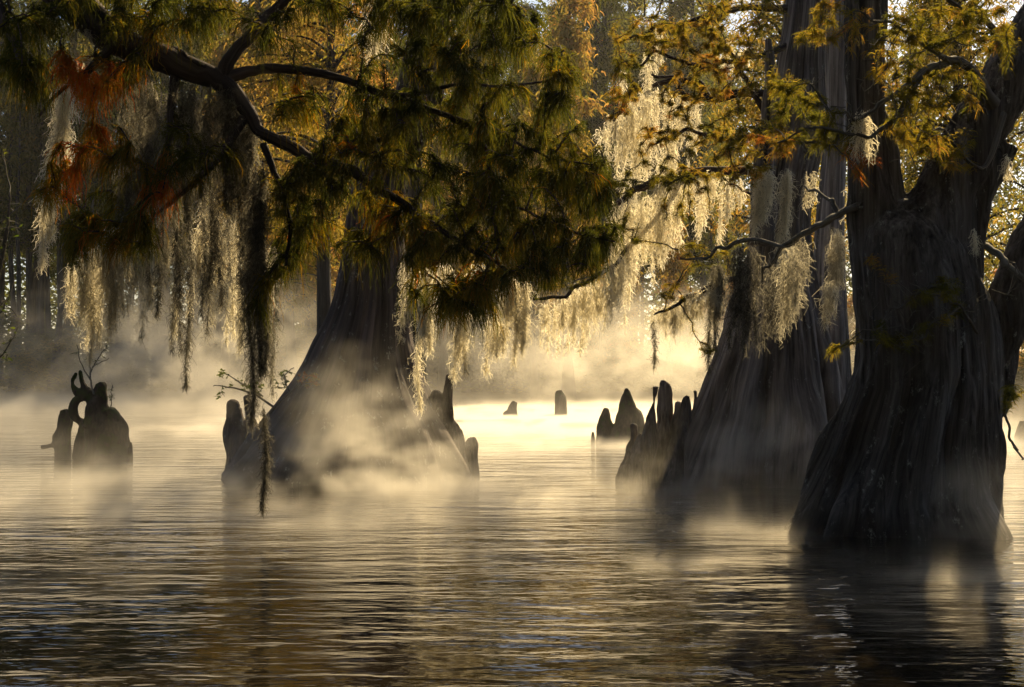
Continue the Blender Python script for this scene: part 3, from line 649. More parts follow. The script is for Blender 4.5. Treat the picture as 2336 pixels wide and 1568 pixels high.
# unseen canopy over the viewer, added to cut sky light and sky reflections
SHADE_TOP = Limbs(); tx, ty = P(-330, 0, 19.5)[0], 19.5
for k, (ex, ey, ez) in enumerate([(6, 13, 10.5), (2, 7, 11), (-4, 5, 10.5), (9, 8, 12), (-10, 10, 11), (5, 1, 12)]):
    SHADE_TOP.g.append(Geo()); q = spline(np.array([(tx, ty, 7.5 + .4 * k), (tx + (ex - tx) * .4, ty + (ey - ty) * .4, ez - .3), (ex, ey, ez)]), 30)
    sweep(SHADE_TOP.g[-1], q, np.linspace(.24, .04, 30), 9, rough=.1, seed=k); SHADE_TOP.p.append(q); SHADE_TOP.own.append(np.full(30, k))
an_top = np.stack([r1.uniform(-13, 12, 520), r1.uniform(-3, 18, 520), r1.uniform(9, 12.8, 520)], 1)
ends_top = grow(g, SHADE_TOP, an_top, r1, rad=.012); SHADE_TOP.build(M['limb'], fr)
FSK.build(M['limb'], fr)
g = Geo(); tassels(g, ends, ti, r1, per=44, ln=(.13, .42), wd=.0105, tj=.12, back=.6, spread=.55, droop=(.7, 1.4), seg=5, curl=.04)
tassels(g, ends_top, np.full(len(ends_top), .3), r1, per=60, ln=(.3, .7), wd=.035, tj=.12, back=.9, spread=.8, droop=(.5, 1.1), seg=2, curl=.02)  # leaves of the added overhead canopy
place(g, 'foliage', M['frond'], fr, smooth=False)

# --- crown of the mist-wrapped cypress, above the frame
LTL = Limbs()
for k, (ex, ey, ez) in enumerate([(-8, 26, 12), (1.5, 27, 12.5), (-6, 23.5, 11.5), (0, 30, 13), (-3, 25, 13.5)]):
    LTL.g.append(Geo()); q = spline(np.array([(-1.4, 27.5, 9.2 + .3 * k), (-1.4 + (ex + 1.4) * .5, 27.5 + (ey - 27.5) * .5, ez - .2), (ex, ey, ez)]), 24)
    sweep(LTL.g[-1], q, np.linspace(.2, .04, 24), 8, rough=.1, seed=k); LTL.p.append(q); LTL.own.append(np.full(24, k))
al = np.stack([r1.uniform(-9, 2.5, 170), r1.uniform(23, 31, 170), r1.uniform(10, 14.5, 170)], 1)
el = grow(g, LTL, al, r1, rad=.012); LTL.build(M['limb'], lt)
g = Geo(); tassels(g, el, np.full(len(el), .35), r1, per=60, ln=(.25, .55), wd=.025, back=.8, spread=.7, droop=(.6, 1.2), seg=2)
place(g, 'foliage', M['frond'], lt, smooth=False)

# --- autumn sprays of the middle cypress
r2 = np.random.default_rng(12)
g = Geo()
MR = [(1480, 70, 90, 40, 51, 0.51), (1430, 150, 40, 40, 18, 0.42), (1560, 110, 90, 60, 60, 0.59), (1650, 60, 90, 60, 54, 0.51), (1640, 200, 80, 60, 51, 0.64), (1700, 130, 60, 60, 33, 0.59),
      (1540, 230, 70, 50, 27, 0.59), (1450, 210, 60, 20, 18, 0.55), (1400, 245, 40, 30, 15, 0.68), (1690, 300, 60, 50, 36, 0.42), (1600, 330, 90, 50, 36, 0.47), (1480, 320, 50, 40, 15, 0.68),
      (1510, 400, 80, 30, 27, 0.34), (1410, 425, 40, 20, 15, 0.26), (1640, 420, 80, 30, 21, 0.51), (1720, 380, 50, 40, 18, 0.64), (1560, 480, 60, 40, 12, 0.42), (1700, 20, 100, 40, 30, 0.51),
      (1290, 640, 70, 20, 15, 0.30), (1430, 520, 40, 40, 12, 0.34), (1610, 800, 16, 6, 4, 0.42), (1600, 580, 60, 30, 12, 0.42), (1540, 660, 40, 30, 9, 0.51), (1760, 200, 40, 100, 21, 0.42),
      (1650, -120, 260, 90, 90, 0.42), (1800, -200, 200, 100, 60, 0.34)]
an, ti = in_ellipses(MR, r2, 22.8, 25.0)
ends = grow(g, MSK, an, r2, rad=.008, sag=.05)
MSK.build(M['limb'], mt)
g = Geo(); tassels(g, ends, ti, r2, per=84, ln=(.05, .13), wd=.0082, droop=(.3, .9), back=.7, spread=1.0, seg=2, tj=.12)
place(g, 'foliage', M['autumn'], mt, smooth=False)

# --- right tree: olive sprays and grey twigs
r3 = np.random.default_rng(13)
g = Geo()
RR = [(1830, 270, 80, 60, 51, 0.25), (1900, 330, 60, 40, 18, 0.35), (1790, 190, 40, 50, 18, 0.40), (1860, 60, 50, 60, 15, 0.55), (1940, 60, 50, 60, 12, 0.50), (2060, 70, 60, 60, 33, 0.35), (2130, 60, 90, 50, 45, 0.40),
      (2240, 50, 80, 50, 39, 0.40), (2090, 200, 60, 60, 33, 0.40), (2190, 210, 60, 60, 27, 0.45), (2100, 310, 60, 50, 30, 0.50), (2180, 340, 50, 50, 15, 0.50), (2050, 250, 40, 50, 18, 0.30), (2290, 120, 40, 60, 12, 0.40),
      (1750, 330, 60, 30, 18, 0.70), (1990, 600, 10, 10, 3, 0.80), (1980, 390, 30, 30, 6, 0.85), (2150, 690, 70, 60, 24, 0.20), (2060, 760, 60, 50, 12, 0.20), (2310, 900, 20, 30, 8, 0.30), (1905, 800, 12, 10, 4, 0.40),
      (2100, -120, 260, 90, 75, 0.40), (2000, 140, 50, 40, 10, 0.60)]
an, ti = in_ellipses(RR, r3, 16.6, 18.2)
ends = grow(g, RSK, an, r3, rad=.007, sag=.03)
bare = [(2120, 700, 130, 70, 60, 0), (2150, 250, 120, 80, 50, 0), (1900, 250, 90, 90, 30, 0), (2130, 150, 170, 110, 70, 0), (2100, 330, 120, 60, 30, 0), (1880, 300, 110, 70, 40, 0), (2110, 690, 140, 90, 50, 0), (2290, 620, 40, 90, 12, 0), (2060, 820, 70, 60, 12, 0)]
an2, _ = in_ellipses(bare, r3, 16.5, 17.6)
grow(g, RSK, an2, r3, rad=.0065, sag=-.02)
RSK.build(M['twig'], rt)
g = Geo(); tassels(g, ends, ti, r3, per=72, ln=(.05, .15), wd=.0072, droop=(.4, 1.), back=.4, spread=.9, seg=3, tj=.12)
place(g, 'foliage', M['autumn'], rt, smooth=False)

# ------------------------------------------------------------------ spanish moss
def moss(px, y0, y1, wpx, d, label=None, n=None, tint=.5, seed=None, thick=1.0, tj=.12, sway=0., dens=1.0, group=None, clump=False):
    """hanging beard from (px,y0) to y1, widest wpx"""
    sd_ = int(px * 7 + y0 * 13 + y1) if seed is None else seed
    r = np.random.default_rng(sd_)
    H = (y1 - y0) / F * d; W = wpx / F * d; o = P(px, y0, d)
    n = n or int(min(1500, max(110, 440 * H * (.35 + W * 2.6))) * thick * dens)
    g = Geo()
    ns = max(1, int(round(W / .065))) if not clump else max(2, int(round(W / .10)))
    k = r.integers(0, ns, n)
    sx = r.normal(0, .32, ns) * W if ns > 1 else np.zeros(1); sx = np.linspace(-.42, .42, ns) * W + sx * .25 if ns > 1 else sx
    sy = r.normal(0, .2, ns) * W; sl = r.uniform(.45, 1, ns); sl[0] = 1
    t = r.uniform(0, 1, n) ** .85
    z = t * sl[k] * H
    env = np.clip(np.minimum((t + .08) * 3.5, 1.0) * (1 - t ** 2.2) + .10, 0, 1)
    wd = (W * .5 / ns ** .95) * env
    x = sx[k] * (.5 + .5 * np.minimum(t * 4, 1)) + r.normal(0, .45, n) * wd + sway * H * (t * sl[k]) ** 1.5 + .03 * np.sin(z * 3 + k)
    y = sy[k] + r.normal(0, .45, n) * wd
    root = np.stack([x, y, -z], 1) + o
    dr = np.stack([r.normal(0, 1, n) * .6, r.normal(0, 1, n) * .6, -np.abs(r.normal(.9, .6, n))], 1)
    ln = r.uniform(.07, .19, n) * (1 + .4 * (t < .8)) * min(1.25, .45 + W * 2.8)
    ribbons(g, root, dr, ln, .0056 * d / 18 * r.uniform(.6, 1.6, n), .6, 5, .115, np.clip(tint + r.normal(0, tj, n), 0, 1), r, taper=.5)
    ob = g.build('spanish_moss', M['moss'], origin=o, smooth=False)
    return tag(ob, label or 'pale spanish moss', 'moss', group)
A = lambda *a, **k: moss(*a, **k)
A(140, 185, 605, 34, 19.2, 'long pale sunlit moss rope hanging alone at the far left', thick=2.2, tint=.8, sway=-.09)
G1 = 'moss ropes under the near limb'
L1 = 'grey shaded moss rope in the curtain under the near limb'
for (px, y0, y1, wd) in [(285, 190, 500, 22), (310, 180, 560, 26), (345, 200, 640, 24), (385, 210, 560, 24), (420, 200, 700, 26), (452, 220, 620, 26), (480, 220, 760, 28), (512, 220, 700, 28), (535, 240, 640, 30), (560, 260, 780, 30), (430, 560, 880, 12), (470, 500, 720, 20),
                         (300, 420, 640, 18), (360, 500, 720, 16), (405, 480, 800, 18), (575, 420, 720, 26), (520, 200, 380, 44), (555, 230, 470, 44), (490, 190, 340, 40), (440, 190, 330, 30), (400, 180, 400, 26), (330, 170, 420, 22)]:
    A(px, y0, y1, wd, 17.9 + .1 * math.sin(px), L1, group=G1, tint=.10, tj=.12, thick=1.6, dens=.9)  # low tint paints the curtain's shade into the moss colour
for (px, y0, y1, wd) in [(400, 560, 760, 16), (440, 520, 720, 18), (500, 480, 740, 20), (530, 500, 780, 18), (350, 420, 600, 16), (465, 420, 640, 20), (610, 560, 760, 16), (545, 640, 800, 14)]:
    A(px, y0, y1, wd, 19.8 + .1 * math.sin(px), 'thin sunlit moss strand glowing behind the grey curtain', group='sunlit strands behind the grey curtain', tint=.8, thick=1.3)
A(588, 380, 965, 36, 17.3, 'very long thick grey moss rope whose ragged tip hangs over the twiggy shrub', thick=3.6, tint=.06, tj=.08)  # rope darkened by tint to look shaded by the fronds
A(600, 930, 1165, 14, 17.3, 'thin stringy moss tail dangling down in front of the mist', thick=2.4, tint=.0, tj=.05)  # same painted shade carried down the tail
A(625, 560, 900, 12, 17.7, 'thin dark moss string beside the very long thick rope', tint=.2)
G2 = 'sunlit moss fringe low on the left'
for (px, y0, y1, wd) in [(160, 600, 720, 18), (192, 560, 740, 30), (215, 540, 780, 34), (245, 500, 790, 44), (270, 520, 760, 36), (205, 640, 830, 12), (300, 540, 700, 30), (330, 520, 640, 34), (365, 510, 640, 30), (332, 620, 770, 26), (385, 520, 600, 18)]:
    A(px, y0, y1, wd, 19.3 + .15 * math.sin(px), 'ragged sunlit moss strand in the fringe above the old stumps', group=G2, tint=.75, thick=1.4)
A(860, -20, 140, 44, 19.5, 'pale moss tuft hanging at the top edge among dark fronds', tint=.8)
A(185, 60, 200, 26, 18, 'short moss tuft under the thick upper left limb', tint=.6)
A(925, 590, 770, 22, 23, 'short pale moss strand beside the edge of the big trunk', tint=.6)
A(968, 610, 930, 28, 23.4, 'longest moss strand reaching down to the knee spire', tint=.85, thick=1.8)
A(1052, 660, 865, 30, 23.8, 'isolated moss strand left of the open water', tint=.85, thick=1.5)
for (px, y0, y1, wd) in [(1120, 720, 850, 26), (1135, 740, 810, 16), (1160, 620, 800, 40), (1192, 640, 835, 30), (1085, 600, 720, 30), (1010, 600, 700, 30)]:
    A(px, y0, y1, wd, 24.4 + .2 * math.sin(px), 'bright moss strand hanging below the tip of the dark fronds', group='moss below the fronds', tint=.85, thick=1.4)
G3 = 'moss fringe on the thin low branch'
for (px, y0, y1, wd) in [(1235, 690, 790, 26), (1255, 680, 800, 28), (1280, 675, 808, 34), (1305, 660, 800, 34), (1335, 650, 812, 34), (1365, 630, 760, 36), (1390, 600, 740, 40), (1320, 650, 740, 50), (1350, 640, 720, 50), (1410, 580, 700, 36)]:
    A(px, y0, y1, wd * .62, 25.8, 'bright moss tuft in the fringe of the thin low branch over the open water', group=G3, tint=.95, thick=1.5, dens=.5)
G4 = 'moss curtain on the grey arched branch'
for (px, y0, y1, wd) in [(1372, 290, 340, 30), (1392, 260, 370, 30), (1415, 250, 400, 40), (1440, 215, 470, 46), (1465, 205, 480, 46), (1490, 200, 420, 40), (1475, 120, 260, 24), (1420, 160, 230, 20), (1520, 200, 330, 36), (1550, 210, 400, 34), (1580, 220, 380, 30), (1520, 300, 480, 40), (1660, 90, 160, 40), (1690, 110, 170, 30), (1500, 60, 160, 24), (1780, 260, 300, 26)]:
    A(px, y0, y1, wd * .62, 26.4 + .2 * math.sin(px), 'pale moss tuft in the curtain of the grey arched branch', group=G4, tint=.9, thick=1.4, dens=.5)
G5 = 'moss strands on the middle branch'
for (px, y0, y1, wd) in [(1400, 460, 640, 40), (1425, 450, 700, 44), (1440, 520, 755, 36), (1450, 450, 600, 50), (1475, 440, 600, 44), (1500, 420, 640, 44), (1520, 410, 600, 36), (1545, 400, 560, 40), (1570, 400, 480, 34), (1600, 395, 545, 34), (1650, 395, 560, 30), (1620, 390, 470, 40), (1680, 400, 470, 40)]:
    A(px, y0, y1, wd * .62, 26.4 + .2 * math.sin(px), 'bright moss strand hanging under the middle branch', group=G5, tint=.95, thick=1.5, dens=.5)
A(1735, 380, 530, 36, 24.6, 'curved moss strand against the pale ribbed trunk', tint=.85, thick=1.5)
A(1790, 385, 605, 24, 24.2, 'slender moss strand crossing the pale ribbed trunk', tint=.8, thick=1.4)
A(1845, 390, 470, 20, 24.2, 'small moss tuft right of the slender strand', tint=.6)
A(1682, 560, 790, 34, 21, 'dark long moss strand at the left edge of the ribbed trunk', tint=.05, thick=1.5)  # this strand and the next two get their shade from low tint
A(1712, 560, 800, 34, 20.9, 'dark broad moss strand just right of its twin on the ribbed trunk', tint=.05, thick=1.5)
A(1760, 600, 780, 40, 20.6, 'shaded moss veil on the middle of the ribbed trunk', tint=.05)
A(1800, 560, 760, 44, 20.2, 'moss beard with a glowing tip on the ribbed trunk', tint=.45, thick=1.1)
A(1822, 540, 700, 30, 20, 'dark moss strand hanging from the bare dead branch', tint=.3)
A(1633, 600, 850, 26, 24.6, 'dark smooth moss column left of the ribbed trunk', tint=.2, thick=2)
A(1490, 730, 840, 8, 24.2, 'single thin dark moss string over the water', tint=.2)
for (px, y0, y1, wd) in [(1500, 700, 740, 26), (1530, 690, 760, 30), (1560, 670, 740, 30), (1590, 660, 720, 26), (1620, 650, 700, 26)]:
    A(px, y0, y1, wd, 24.5, 'small moss tuft on the lowest side branch', group='moss on the lowest side branch', tint=.75, thick=1.3)
A(1962, 250, 350, 36, 17, 'pale moss tuft caught on the dark vertical stem', tint=.85, thick=1.3)
A(1945, 400, 560, 20, 18.6, 'narrow moss strand at the left edge of the dark stem', tint=.7)
A(1958, 700, 780, 16, 18.5, 'small glowing moss tuft at the left edge of the dark trunk', tint=.9)
A(2222, 520, 570, 8, 17.4, 'tiny moss wisp in the gap beside the right stem', tint=.85)
A(2296, 350, 400, 8, 17.4, 'tiny moss wisp near the right edge', tint=.85)
A(1905, 520, 700, 34, 26, 'shaded moss in the gap between the two right trees', tint=.5)
A(1890, 640, 740, 30, 24, 'small moss beard at the knobbly side of the ribbed trunk', tint=.5)
# ------------------------------------------------------------------ stumps and free-standing knees
def solid(name, tubes, d, mat, label, cat, seed, voxel=.025, group=None, lump=.05):
    c = tubes[0][-1]; root = np.array([P(c[0], 0, d)[0], d, 0.])
    g = Geo(); knee_tubes(g, tubes, d, seed)
    return tag(fuse(g, voxel, name, mat, None, fibre=.015, lump=lump, origin=root, seed=seed), label, cat, group)
solid('tree_stump', [[(232, 932, 24), (235, 958, 38), (236, 985, 50), (236, 1036, 60)], [(268, 956, 14), (273, 985, 22), (276, 1036, 27)], [(197, 965, 16), (192, 1000, 23), (190, 1036, 24)],
                     [(229, 874, 9), (230, 884, 14), (229, 905, 16), (222, 930, 26), (226, 950, 34)],
                     [(174, 851, 2.5), (165, 868, 5), (168, 885, 6), (184, 897, 9), (206, 905, 14), (222, 915, 18)],
                     [(181, 845, 2.5), (186, 862, 5), (192, 882, 7), (206, 900, 10)],
                     [(192, 903, 9), (175, 915, 6), (167, 932, 6), (170, 950, 8), (184, 962, 10), (196, 975, 14)],
                     [(249, 927, 6), (252, 955, 8), (254, 1036, 20)]], 34.2, M['stump'],
      'broken black stump with a looping hole and a curled horn', 'stump', 101, voxel=.03, lump=.07)
solid('cypress_knee', [[(296, 1008, 4), (297, 1020, 5), (296, 1038, 7)], [(281, 1003, 4), (283, 1020, 6), (284, 1038, 9)]], 34.0, M['stump'], 'two small finger knees touching the right side of the black stump', 'knee', 107)
solid('tree_stump', [[(144, 933, 7), (148, 944, 12), (148, 958, 16), (141, 985, 18), (137, 1005, 20), (140, 1026, 18)], [(94, 1021, 4), (108, 1019, 7), (125, 1014, 9), (138, 1014, 10)]], 35.8, M['stump'],
      'small leaning mossy stump left of the black stump', 'stump', 111)
solid('cypress_knee', [[(1174, 917, 5), (1170, 932, 9), (1169, 954, 12)], [(1160, 938, 5), (1160, 946, 8), (1162, 954, 9)]], 61.5, M['stump'], 'smallest notched knee in the bright open water', 'knee', 121, voxel=.04)
solid('cypress_knee', [[(1275, 891, 6), (1279, 908, 13), (1277, 930, 16), (1277, 957, 20)]], 60.5, M['stump'], 'tall single knee standing in the bright open water', 'knee', 125, voxel=.04)
solid('cypress_knee', [[(1430, 886, 4), (1430, 903, 10), (1429, 930, 19), (1432, 957, 32), (1430, 1008, 37)], [(1383, 933, 4), (1382, 948, 9), (1381, 967, 15), (1383, 1008, 25)]], 41, M['stump'], 'broad twin peaked knee left of the spiky row', 'knee', 129, voxel=.035)
solid('cypress_knee', [[(1352, 986, 3), (1352, 996, 4), (1352, 1008, 5)]], 41, M['stump'], 'tiny peg of a knee beside the twin peaked one', 'knee', 133, voxel=.02, lump=.01)
solid('cypress_knee', [[(2334, 958, 8), (2334, 980, 16), (2336, 996, 24)]], 44, M['stump'], 'knee cut off by the right edge of the picture', 'knee', 137, voxel=.035)

# ------------------------------------------------------------------ small shrubs
def shrub(label, base_px, d, stems, leaf_pts, seed, mat='green_leaf', lw=.03, ll=(.05, .09), per=5, rad=.006):
    r = np.random.default_rng(seed); b = P(*base_px, d); root = empty('shrub', (b[0], d, 0), label, 'shrub')
    root.location = tuple(b); g = Geo(); sk = []
    for s in stems: sk.append(limb(g, s, d, sides=5, rough=0, wig=.04, seed=seed))
    an, ti = in_ellipses(leaf_pts, r, d - .4, d + .4)
    e = grow(g, np.vstack(sk), an, r, sag=.05, rad=rad)
    g.build('stem', M['twig'], root, origin=b)
    g = Geo(); tassels(g, e, ti, r, per=per, ln=ll, wd=lw, droop=(.2, .6), back=.25, spread=1, seg=2, curl=0)
    g.build('foliage', M[mat], root, origin=b, smooth=False)
shrub('twiggy shrub with sparse leaves growing from the foot of the mist wrapped cypress', (612, 940), 26.2,
      [[(612, 945, 4), (640, 915, 3), (680, 880, 2.5), (715, 850, 1.5)], [(625, 930, 3), (580, 900, 2.5), (530, 885, 2), (490, 880, 1)], [(600, 905, 2), (560, 880, 2), (510, 850, 1)], [(660, 900, 2), (650, 860, 1.5), (672, 838, 1)]],
      [(505, 850, 14, 10, 6, .4), (560, 880, 40, 14, 12, .3), (650, 860, 30, 18, 10, .4), (610, 885, 40, 16, 8, .3), (500, 900, 14, 16, 5, 0)], 5)
shrub('orange tinged sprig on the left flank of the mist wrapped cypress', (680, 885), 25.6, [[(680, 886, 3), (690, 870, 2), (715, 855, 1)], [(685, 880, 2), (705, 876, 1.5), (728, 880, 1)]],
      [(700, 860, 28, 12, 14, .9), (705, 878, 22, 8, 8, .8)], 6, mat='autumn', per=7)
shrub('leafless sapling sprouting from the top of the black stump', (213, 890), 34, [[(214, 900, 2.5), (207, 870, 2), (205, 840, 1.5), (195, 780, 1)], [(207, 868, 2), (185, 830, 1.2), (176, 790, .8)], [(206, 850, 2), (225, 815, 1.2), (245, 790, .8)], [(205, 845, 1.5), (222, 830, 1), (250, 820, .7)]],
      [(205, 800, 40, 35, 10, 0), (215, 815, 25, 18, 6, .3)], 7, lw=.012, ll=(.08, .16), per=4, rad=.004)
shrub('small weed upright on the right shoulder of the black stump', (253, 930), 34, [[(253, 935, 1.5), (254, 910, 1), (257, 875, .8)]], [(255, 900, 7, 22, 8, .2)], 8, lw=.014, ll=(.07, .13), per=4, rad=.003)
shrub('bare twiggy bush at the left edge with a few pale leaves', (-60, 900), 20, [[(-70, 900, 6), (-20, 700, 4), (10, 560, 3), (20, 440, 2)], [(-30, 740, 4), (10, 700, 2), (30, 640, 1)], [(-60, 860, 4), (-10, 830, 2.5), (30, 770, 1)], [(0, 600, 2), (20, 500, 2), (45, 470, 1)]],
      [(10, 340, 10, 14, 3, 1), (20, 520, 30, 60, 14, 0), (15, 720, 30, 60, 14, 0), (10, 800, 25, 30, 8, 0)], 9, per=2, lw=.025)

# ------------------------------------------------------------------ woods on the far bank
def far_tree(seed, H, r0, crown, n, tint, rc=3.5, lean=.02, low=.35, droop=.8, lf=1.0):
    r = np.random.default_rng(seed)
    root = empty('tree', (0, 0, 0)); g = Geo()
    zs = np.linspace(-.5, H, 26); p = np.stack([lean * zs + .25 * vnoise(zs / 6, zs * 0, seed), .25 * vnoise(zs / 6, zs * 0, seed + 5), zs], 1)
    rad = r0 * (1 - .8 * (zs / H).clip(0, 1)) * (1 + .9 * np.exp(-zs.clip(0) / 1.1)); sweep(g, p, rad, 9, rough=.08, seed=seed)
    cl = []
    for i in range(crown):
        z0 = H * r.uniform(low, 1) ; a = r.uniform(0, 2 * np.pi); R = rc * (1.15 - z0 / H) ** .6 * r.uniform(.3, 1.1)
        b = np.array([np.interp(z0, zs, p[:, 0]), np.interp(z0, zs, p[:, 1]), z0]); e = b + np.array([np.cos(a) * R, np.sin(a) * R, r.uniform(-.3, 1.)])
        q = b + (e - b) * np.linspace(0, 1, 5)[:, None]; q[:, 2] += np.sin(np.linspace(0, np.pi, 5)) * .15 * R
        sweep(g, q, np.linspace(.07, .02, 5) * (.6 + r0), 4, caps=False)
        cl.append((q[2:], r.uniform(.5, 1.1)))
    g.build('trunk', M['bark_far'], root)
    g = Geo(); per = n // max(1, crown); R_, D_, T_ = [], [], []
    for q, s in cl:
        k = r.integers(0, len(q), per); rt_ = q[k] + r.normal(0, 1, (per, 3)) * np.array([.42, .42, .26]) * s
        rt_[:, 2] -= np.abs(r.normal(0, .3, per)); R_.append(rt_); v = r.normal(0, 1, (per, 3)); v[:, 2] *= .3; D_.append(v); T_.append(np.full(per, tint + r.normal(0, .08)))
    R_, D_, T_ = map(np.concatenate, (R_, D_, T_))
    ribbons(g, R_, D_, lf * r.uniform(.25, .6, len(R_)), lf * .10 * r.uniform(.6, 1.4, len(R_)), droop, 2, .05, np.clip(T_ + r.normal(0, .08, len(T_)), 0, 1), r, taper=.4)
    g.build('crown', M['far_leaf'], root, smooth=False)
    return root
protos = [far_tree(201, 34, .42, 110, 9000, .12, 4.2), far_tree(202, 30, .36, 90, 8000, .35, 3.8), far_tree(203, 26, .3, 90, 8000, .62, 3.6, low=.22), far_tree(204, 32, .3, 40, 2600, .3, 2.6, low=.45),
          far_tree(205, 36, .5, 130, 11000, .22, 4.8, low=.3), far_tree(206, 12, .16, 50, 4000, .7, 2.6, low=.15)]
LAB = ['dark green misty tree with dense crown on the far bank', 'olive misty tree on the far bank', 'golden leaved misty tree on the far bank', 'slim pale bare trunk on the far bank', 'tallest broad grey green tree behind the far bank', 'small orange leaved tree at the edge of the far bank']
GRP = ['dark green trees of the far bank', 'olive trees of the far bank', 'golden trees of the far bank', 'slim pale trunks of the far bank', 'tall broad trees of the far bank', 'small orange trees of the far bank']
def copy_tree(o, parent=None):
    c = o.copy(); COL.objects.link(c); c.parent = parent
    for ch in list(o.children): copy_tree(ch, c)
    return c
used = set(); r4 = np.random.default_rng(77)
def put(kind, x, y, s=1.0):
    o = protos[kind]
    if kind in used: o = copy_tree(o)
    used.add(kind)
    o.location = (x, y, .6); o.rotation_euler = (r4.normal(0, .025), r4.normal(0, .045 if kind == 3 else .015), r4.uniform(0, 6.28)); o.scale = (s, s, s * r4.uniform(.92, 1.08)); tag(o, LAB[kind], 'tree', GRP[kind])
for x in np.arange(-50, 6, 1.35):              # left wood: slim trunks and dark crowns
    put(3, x + r4.uniform(-.6, .6), r4.uniform(119, 126), r4.uniform(.85, 1.1))
for x in np.arange(-56, 0, 2.6): put(int(r4.choice([0, 1, 4], p=[.5, .2, .3])), x + r4.uniform(-1, 1), r4.uniform(124, 136), r4.uniform(.9, 1.1))
for x in np.arange(-60, 0, 5.0): put(4, x, r4.uniform(140, 155), 1.2)
for x in np.arange(-24, 2, 3.6): put(2, x + r4.uniform(-1, 1), r4.uniform(119, 124), r4.uniform(.9, 1.15))
for x, y, s, k in [(5, 121, .85, 2), (2.5, 124, 1.1, 2), (8, 140, 1.15, 4), (12, 143, 1.2, 1), (16.5, 146, 1.2, 4), (20.5, 150, 1.25, 1), (9, 150, 1.0, 4), (13, 165, 1.2, 4), (6, 168, 1.25, 4), (17, 150, .95, 0), (20, 162, 1.0, 4), (1, 160, 1.2, 4), (24, 158, .9, 0), (10, 155, 1.4, 4), (18, 158, 1.4, 4), (14, 170, 1.5, 4), (24, 165, 1.4, 4)]: put(k, x, y, s)
for x in np.arange(7, 30, 2.3): put(3, x + r4.uniform(-.8, .8), r4.uniform(120, 132), r4.uniform(.45, .7))
for x in np.arange(8, 46, 2.6): put(5, x + r4.uniform(-1, 1), r4.uniform(119, 124), r4.uniform(.6, 1.1))
for x in np.arange(28, 56, 4.5): put(2, x, r4.uniform(122, 130), r4.uniform(.5, .7))
for px, y, s, k in [(520, 97, 1.0, 2), (590, 92, 1.05, 2), (660, 96, 1.15, 2), (735, 93, 1.0, 2), (1290, 100, 1.1, 2), (1215, 104, .8, 2), (1010, 100, 1.0, 2)]: put(k, (px - CX) / F * y, y, s)
for (px, y, H, rc, cr, n, ti, lab) in [(745, 46, 17, 4.6, 90, 17000, .62, 'golden backlit tree standing in the water behind the mist wrapped cypress'),
        (1800, 44, 14.5, 4.4, 70, 12000, .58, 'golden backlit tree standing behind the pale ribbed cypress'), (2190, 38, 14, 5.2, 90, 17000, .5, 'golden olive backlit tree standing behind the forked cypress')]:
    t = far_tree(int(px), H, .3, cr, n, ti, rc, low=.36, lf=.42, lean=.0); t.location = ((px - CX) / F * y, y, 0); tag(t, lab, 'tree')
def woods():
    r = np.random.default_rng(15); g = Geo(); n = 170000
    x = r.uniform(-120, 95, n); top = 50 + 7 * vnoise(x / 5., x * 0, 3) + 4 * vnoise(x / 2., x * 0, 5)
    h = top * r.uniform(0, 1, n); y = 190 + r.uniform(0, 9, n) + 3 * vnoise(x / 3, h / 3, 6)
    v = r.normal(0, 1, (n, 3)); v[:, 2] *= .3
    ribbons(g, np.stack([x, y, h + .4], 1), v, r.uniform(.6, 1.3, n), .3, .5, 2, .06, np.clip(.18 + .15 * vnoise(x / 3, h / 4, 9) + r.normal(0, .06, n), 0, 1), r, taper=.4)
    tag(g.build('woods', M['far_leaf'], smooth=False), kind='stuff')
woods()
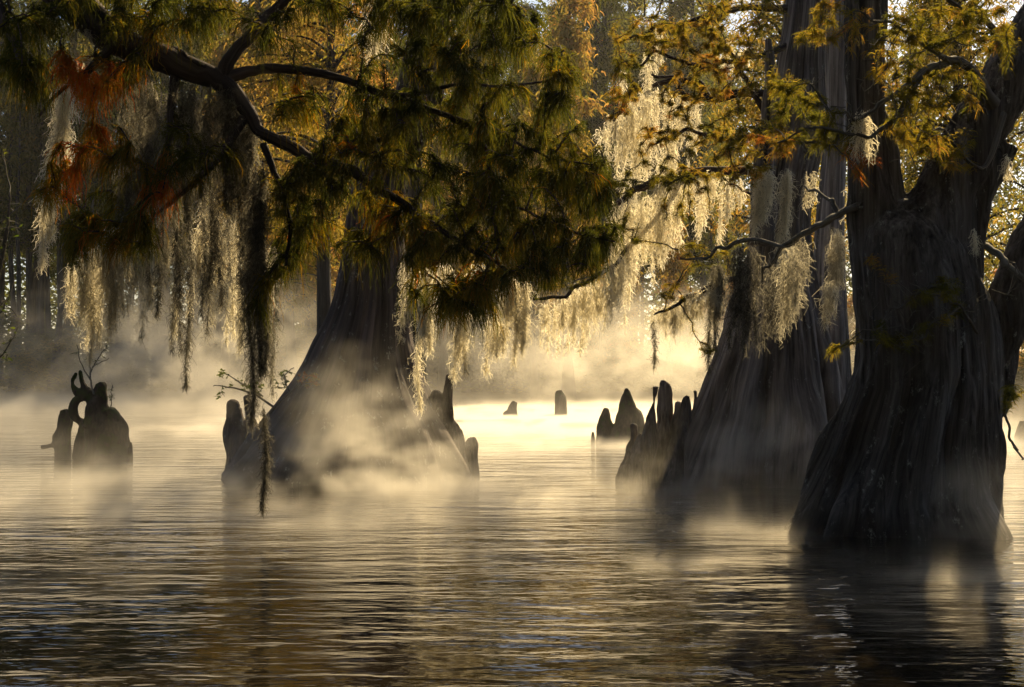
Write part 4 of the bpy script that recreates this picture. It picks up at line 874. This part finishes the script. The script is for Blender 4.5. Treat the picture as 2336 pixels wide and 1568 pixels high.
def shade_woods_behind():  # unseen trees behind the camera, added to darken the trunk fronts
    r = np.random.default_rng(16); g = Geo(); n = 26000
    x = r.uniform(-75, 75, n); h = r.uniform(0, 1, n) * (26 + 5 * vnoise(x / 6, x * 0, 2)); y = -26 - r.uniform(0, 6, n) + .006 * x * x
    v = r.normal(0, 1, (n, 3)); ribbons(g, np.stack([x, y, h], 1), v, r.uniform(1.2, 2.2, n), .7, .4, 2, .05, .2, r, taper=.4)
    tag(g.build('woods', M['far_leaf'], smooth=False), kind='stuff')  # added unseen woods behind the camera, only to darken the trunk fronts
shade_woods_behind()
assert len(used) == len(protos)
def undergrowth():
    r = np.random.default_rng(5); g = Geo(); n = 80000
    x = r.uniform(-62, 62, n); c = vnoise(x / 3.1, x * 0, 3) + .6 * vnoise(x / 1.1, x * 0 + 4, 3)
    h = (2.6 + 1.8 * c + np.where(x < 3, 3.0, 0)).clip(.5) * r.uniform(0, 1, n) ** .8; y = 117.5 + r.uniform(0, 5, n)
    root = np.stack([x, y, h + .4], 1); v = r.normal(0, 1, (n, 3)); v[:, 2] = np.abs(v[:, 2]) * .5
    ribbons(g, root, v, r.uniform(.3, .7, n), .09, .5, 2, .06, np.clip(.3 + .25 * vnoise(x / 2, h, 9) + r.normal(0, .08, n), 0, 1), r, taper=.4)
    tag(g.build('undergrowth', M['far_leaf'], smooth=False), kind='stuff')
undergrowth()
# pale far trunk glimpsed right of the big left cypress, standing in the water
ft = empty('cypress_tree', (P(946, 0, 48)[0], 48, 0), 'pale hazy trunk glimpsed just right of the mist wrapped cypress', 'tree')
g = Geo(); fluted(g, outline([(-300, 935, 960, .1), (300, 932, 962, .1), (700, 926, 966, .2), (900, 915, 975, .5), (1000, 900, 990, 1)], 48), nth=60, nz=60, nfl=7, amp=.15, seed=41)
place(g, 'trunk', M['bark_far'], ft)

# ------------------------------------------------------------------ the air
def haze():
    x0, x1, y0, y1, z0, z1 = -500, 500, -80, 950, -14, 48
    me = bpy.data.meshes.new('haze'); me.from_pydata([(x0, y0, z0), (x1, y0, z0), (x1, y1, z0), (x0, y1, z0), (x0, y0, z1), (x1, y0, z1), (x1, y1, z1), (x0, y1, z1)], [],
                   [(0, 3, 2, 1), (4, 5, 6, 7), (0, 1, 5, 4), (1, 2, 6, 5), (2, 3, 7, 6), (3, 0, 4, 7)])
    me.materials.append(M['haze']); o = bpy.data.objects.new('haze', me); COL.objects.link(o); tag(o, kind='stuff')
haze()
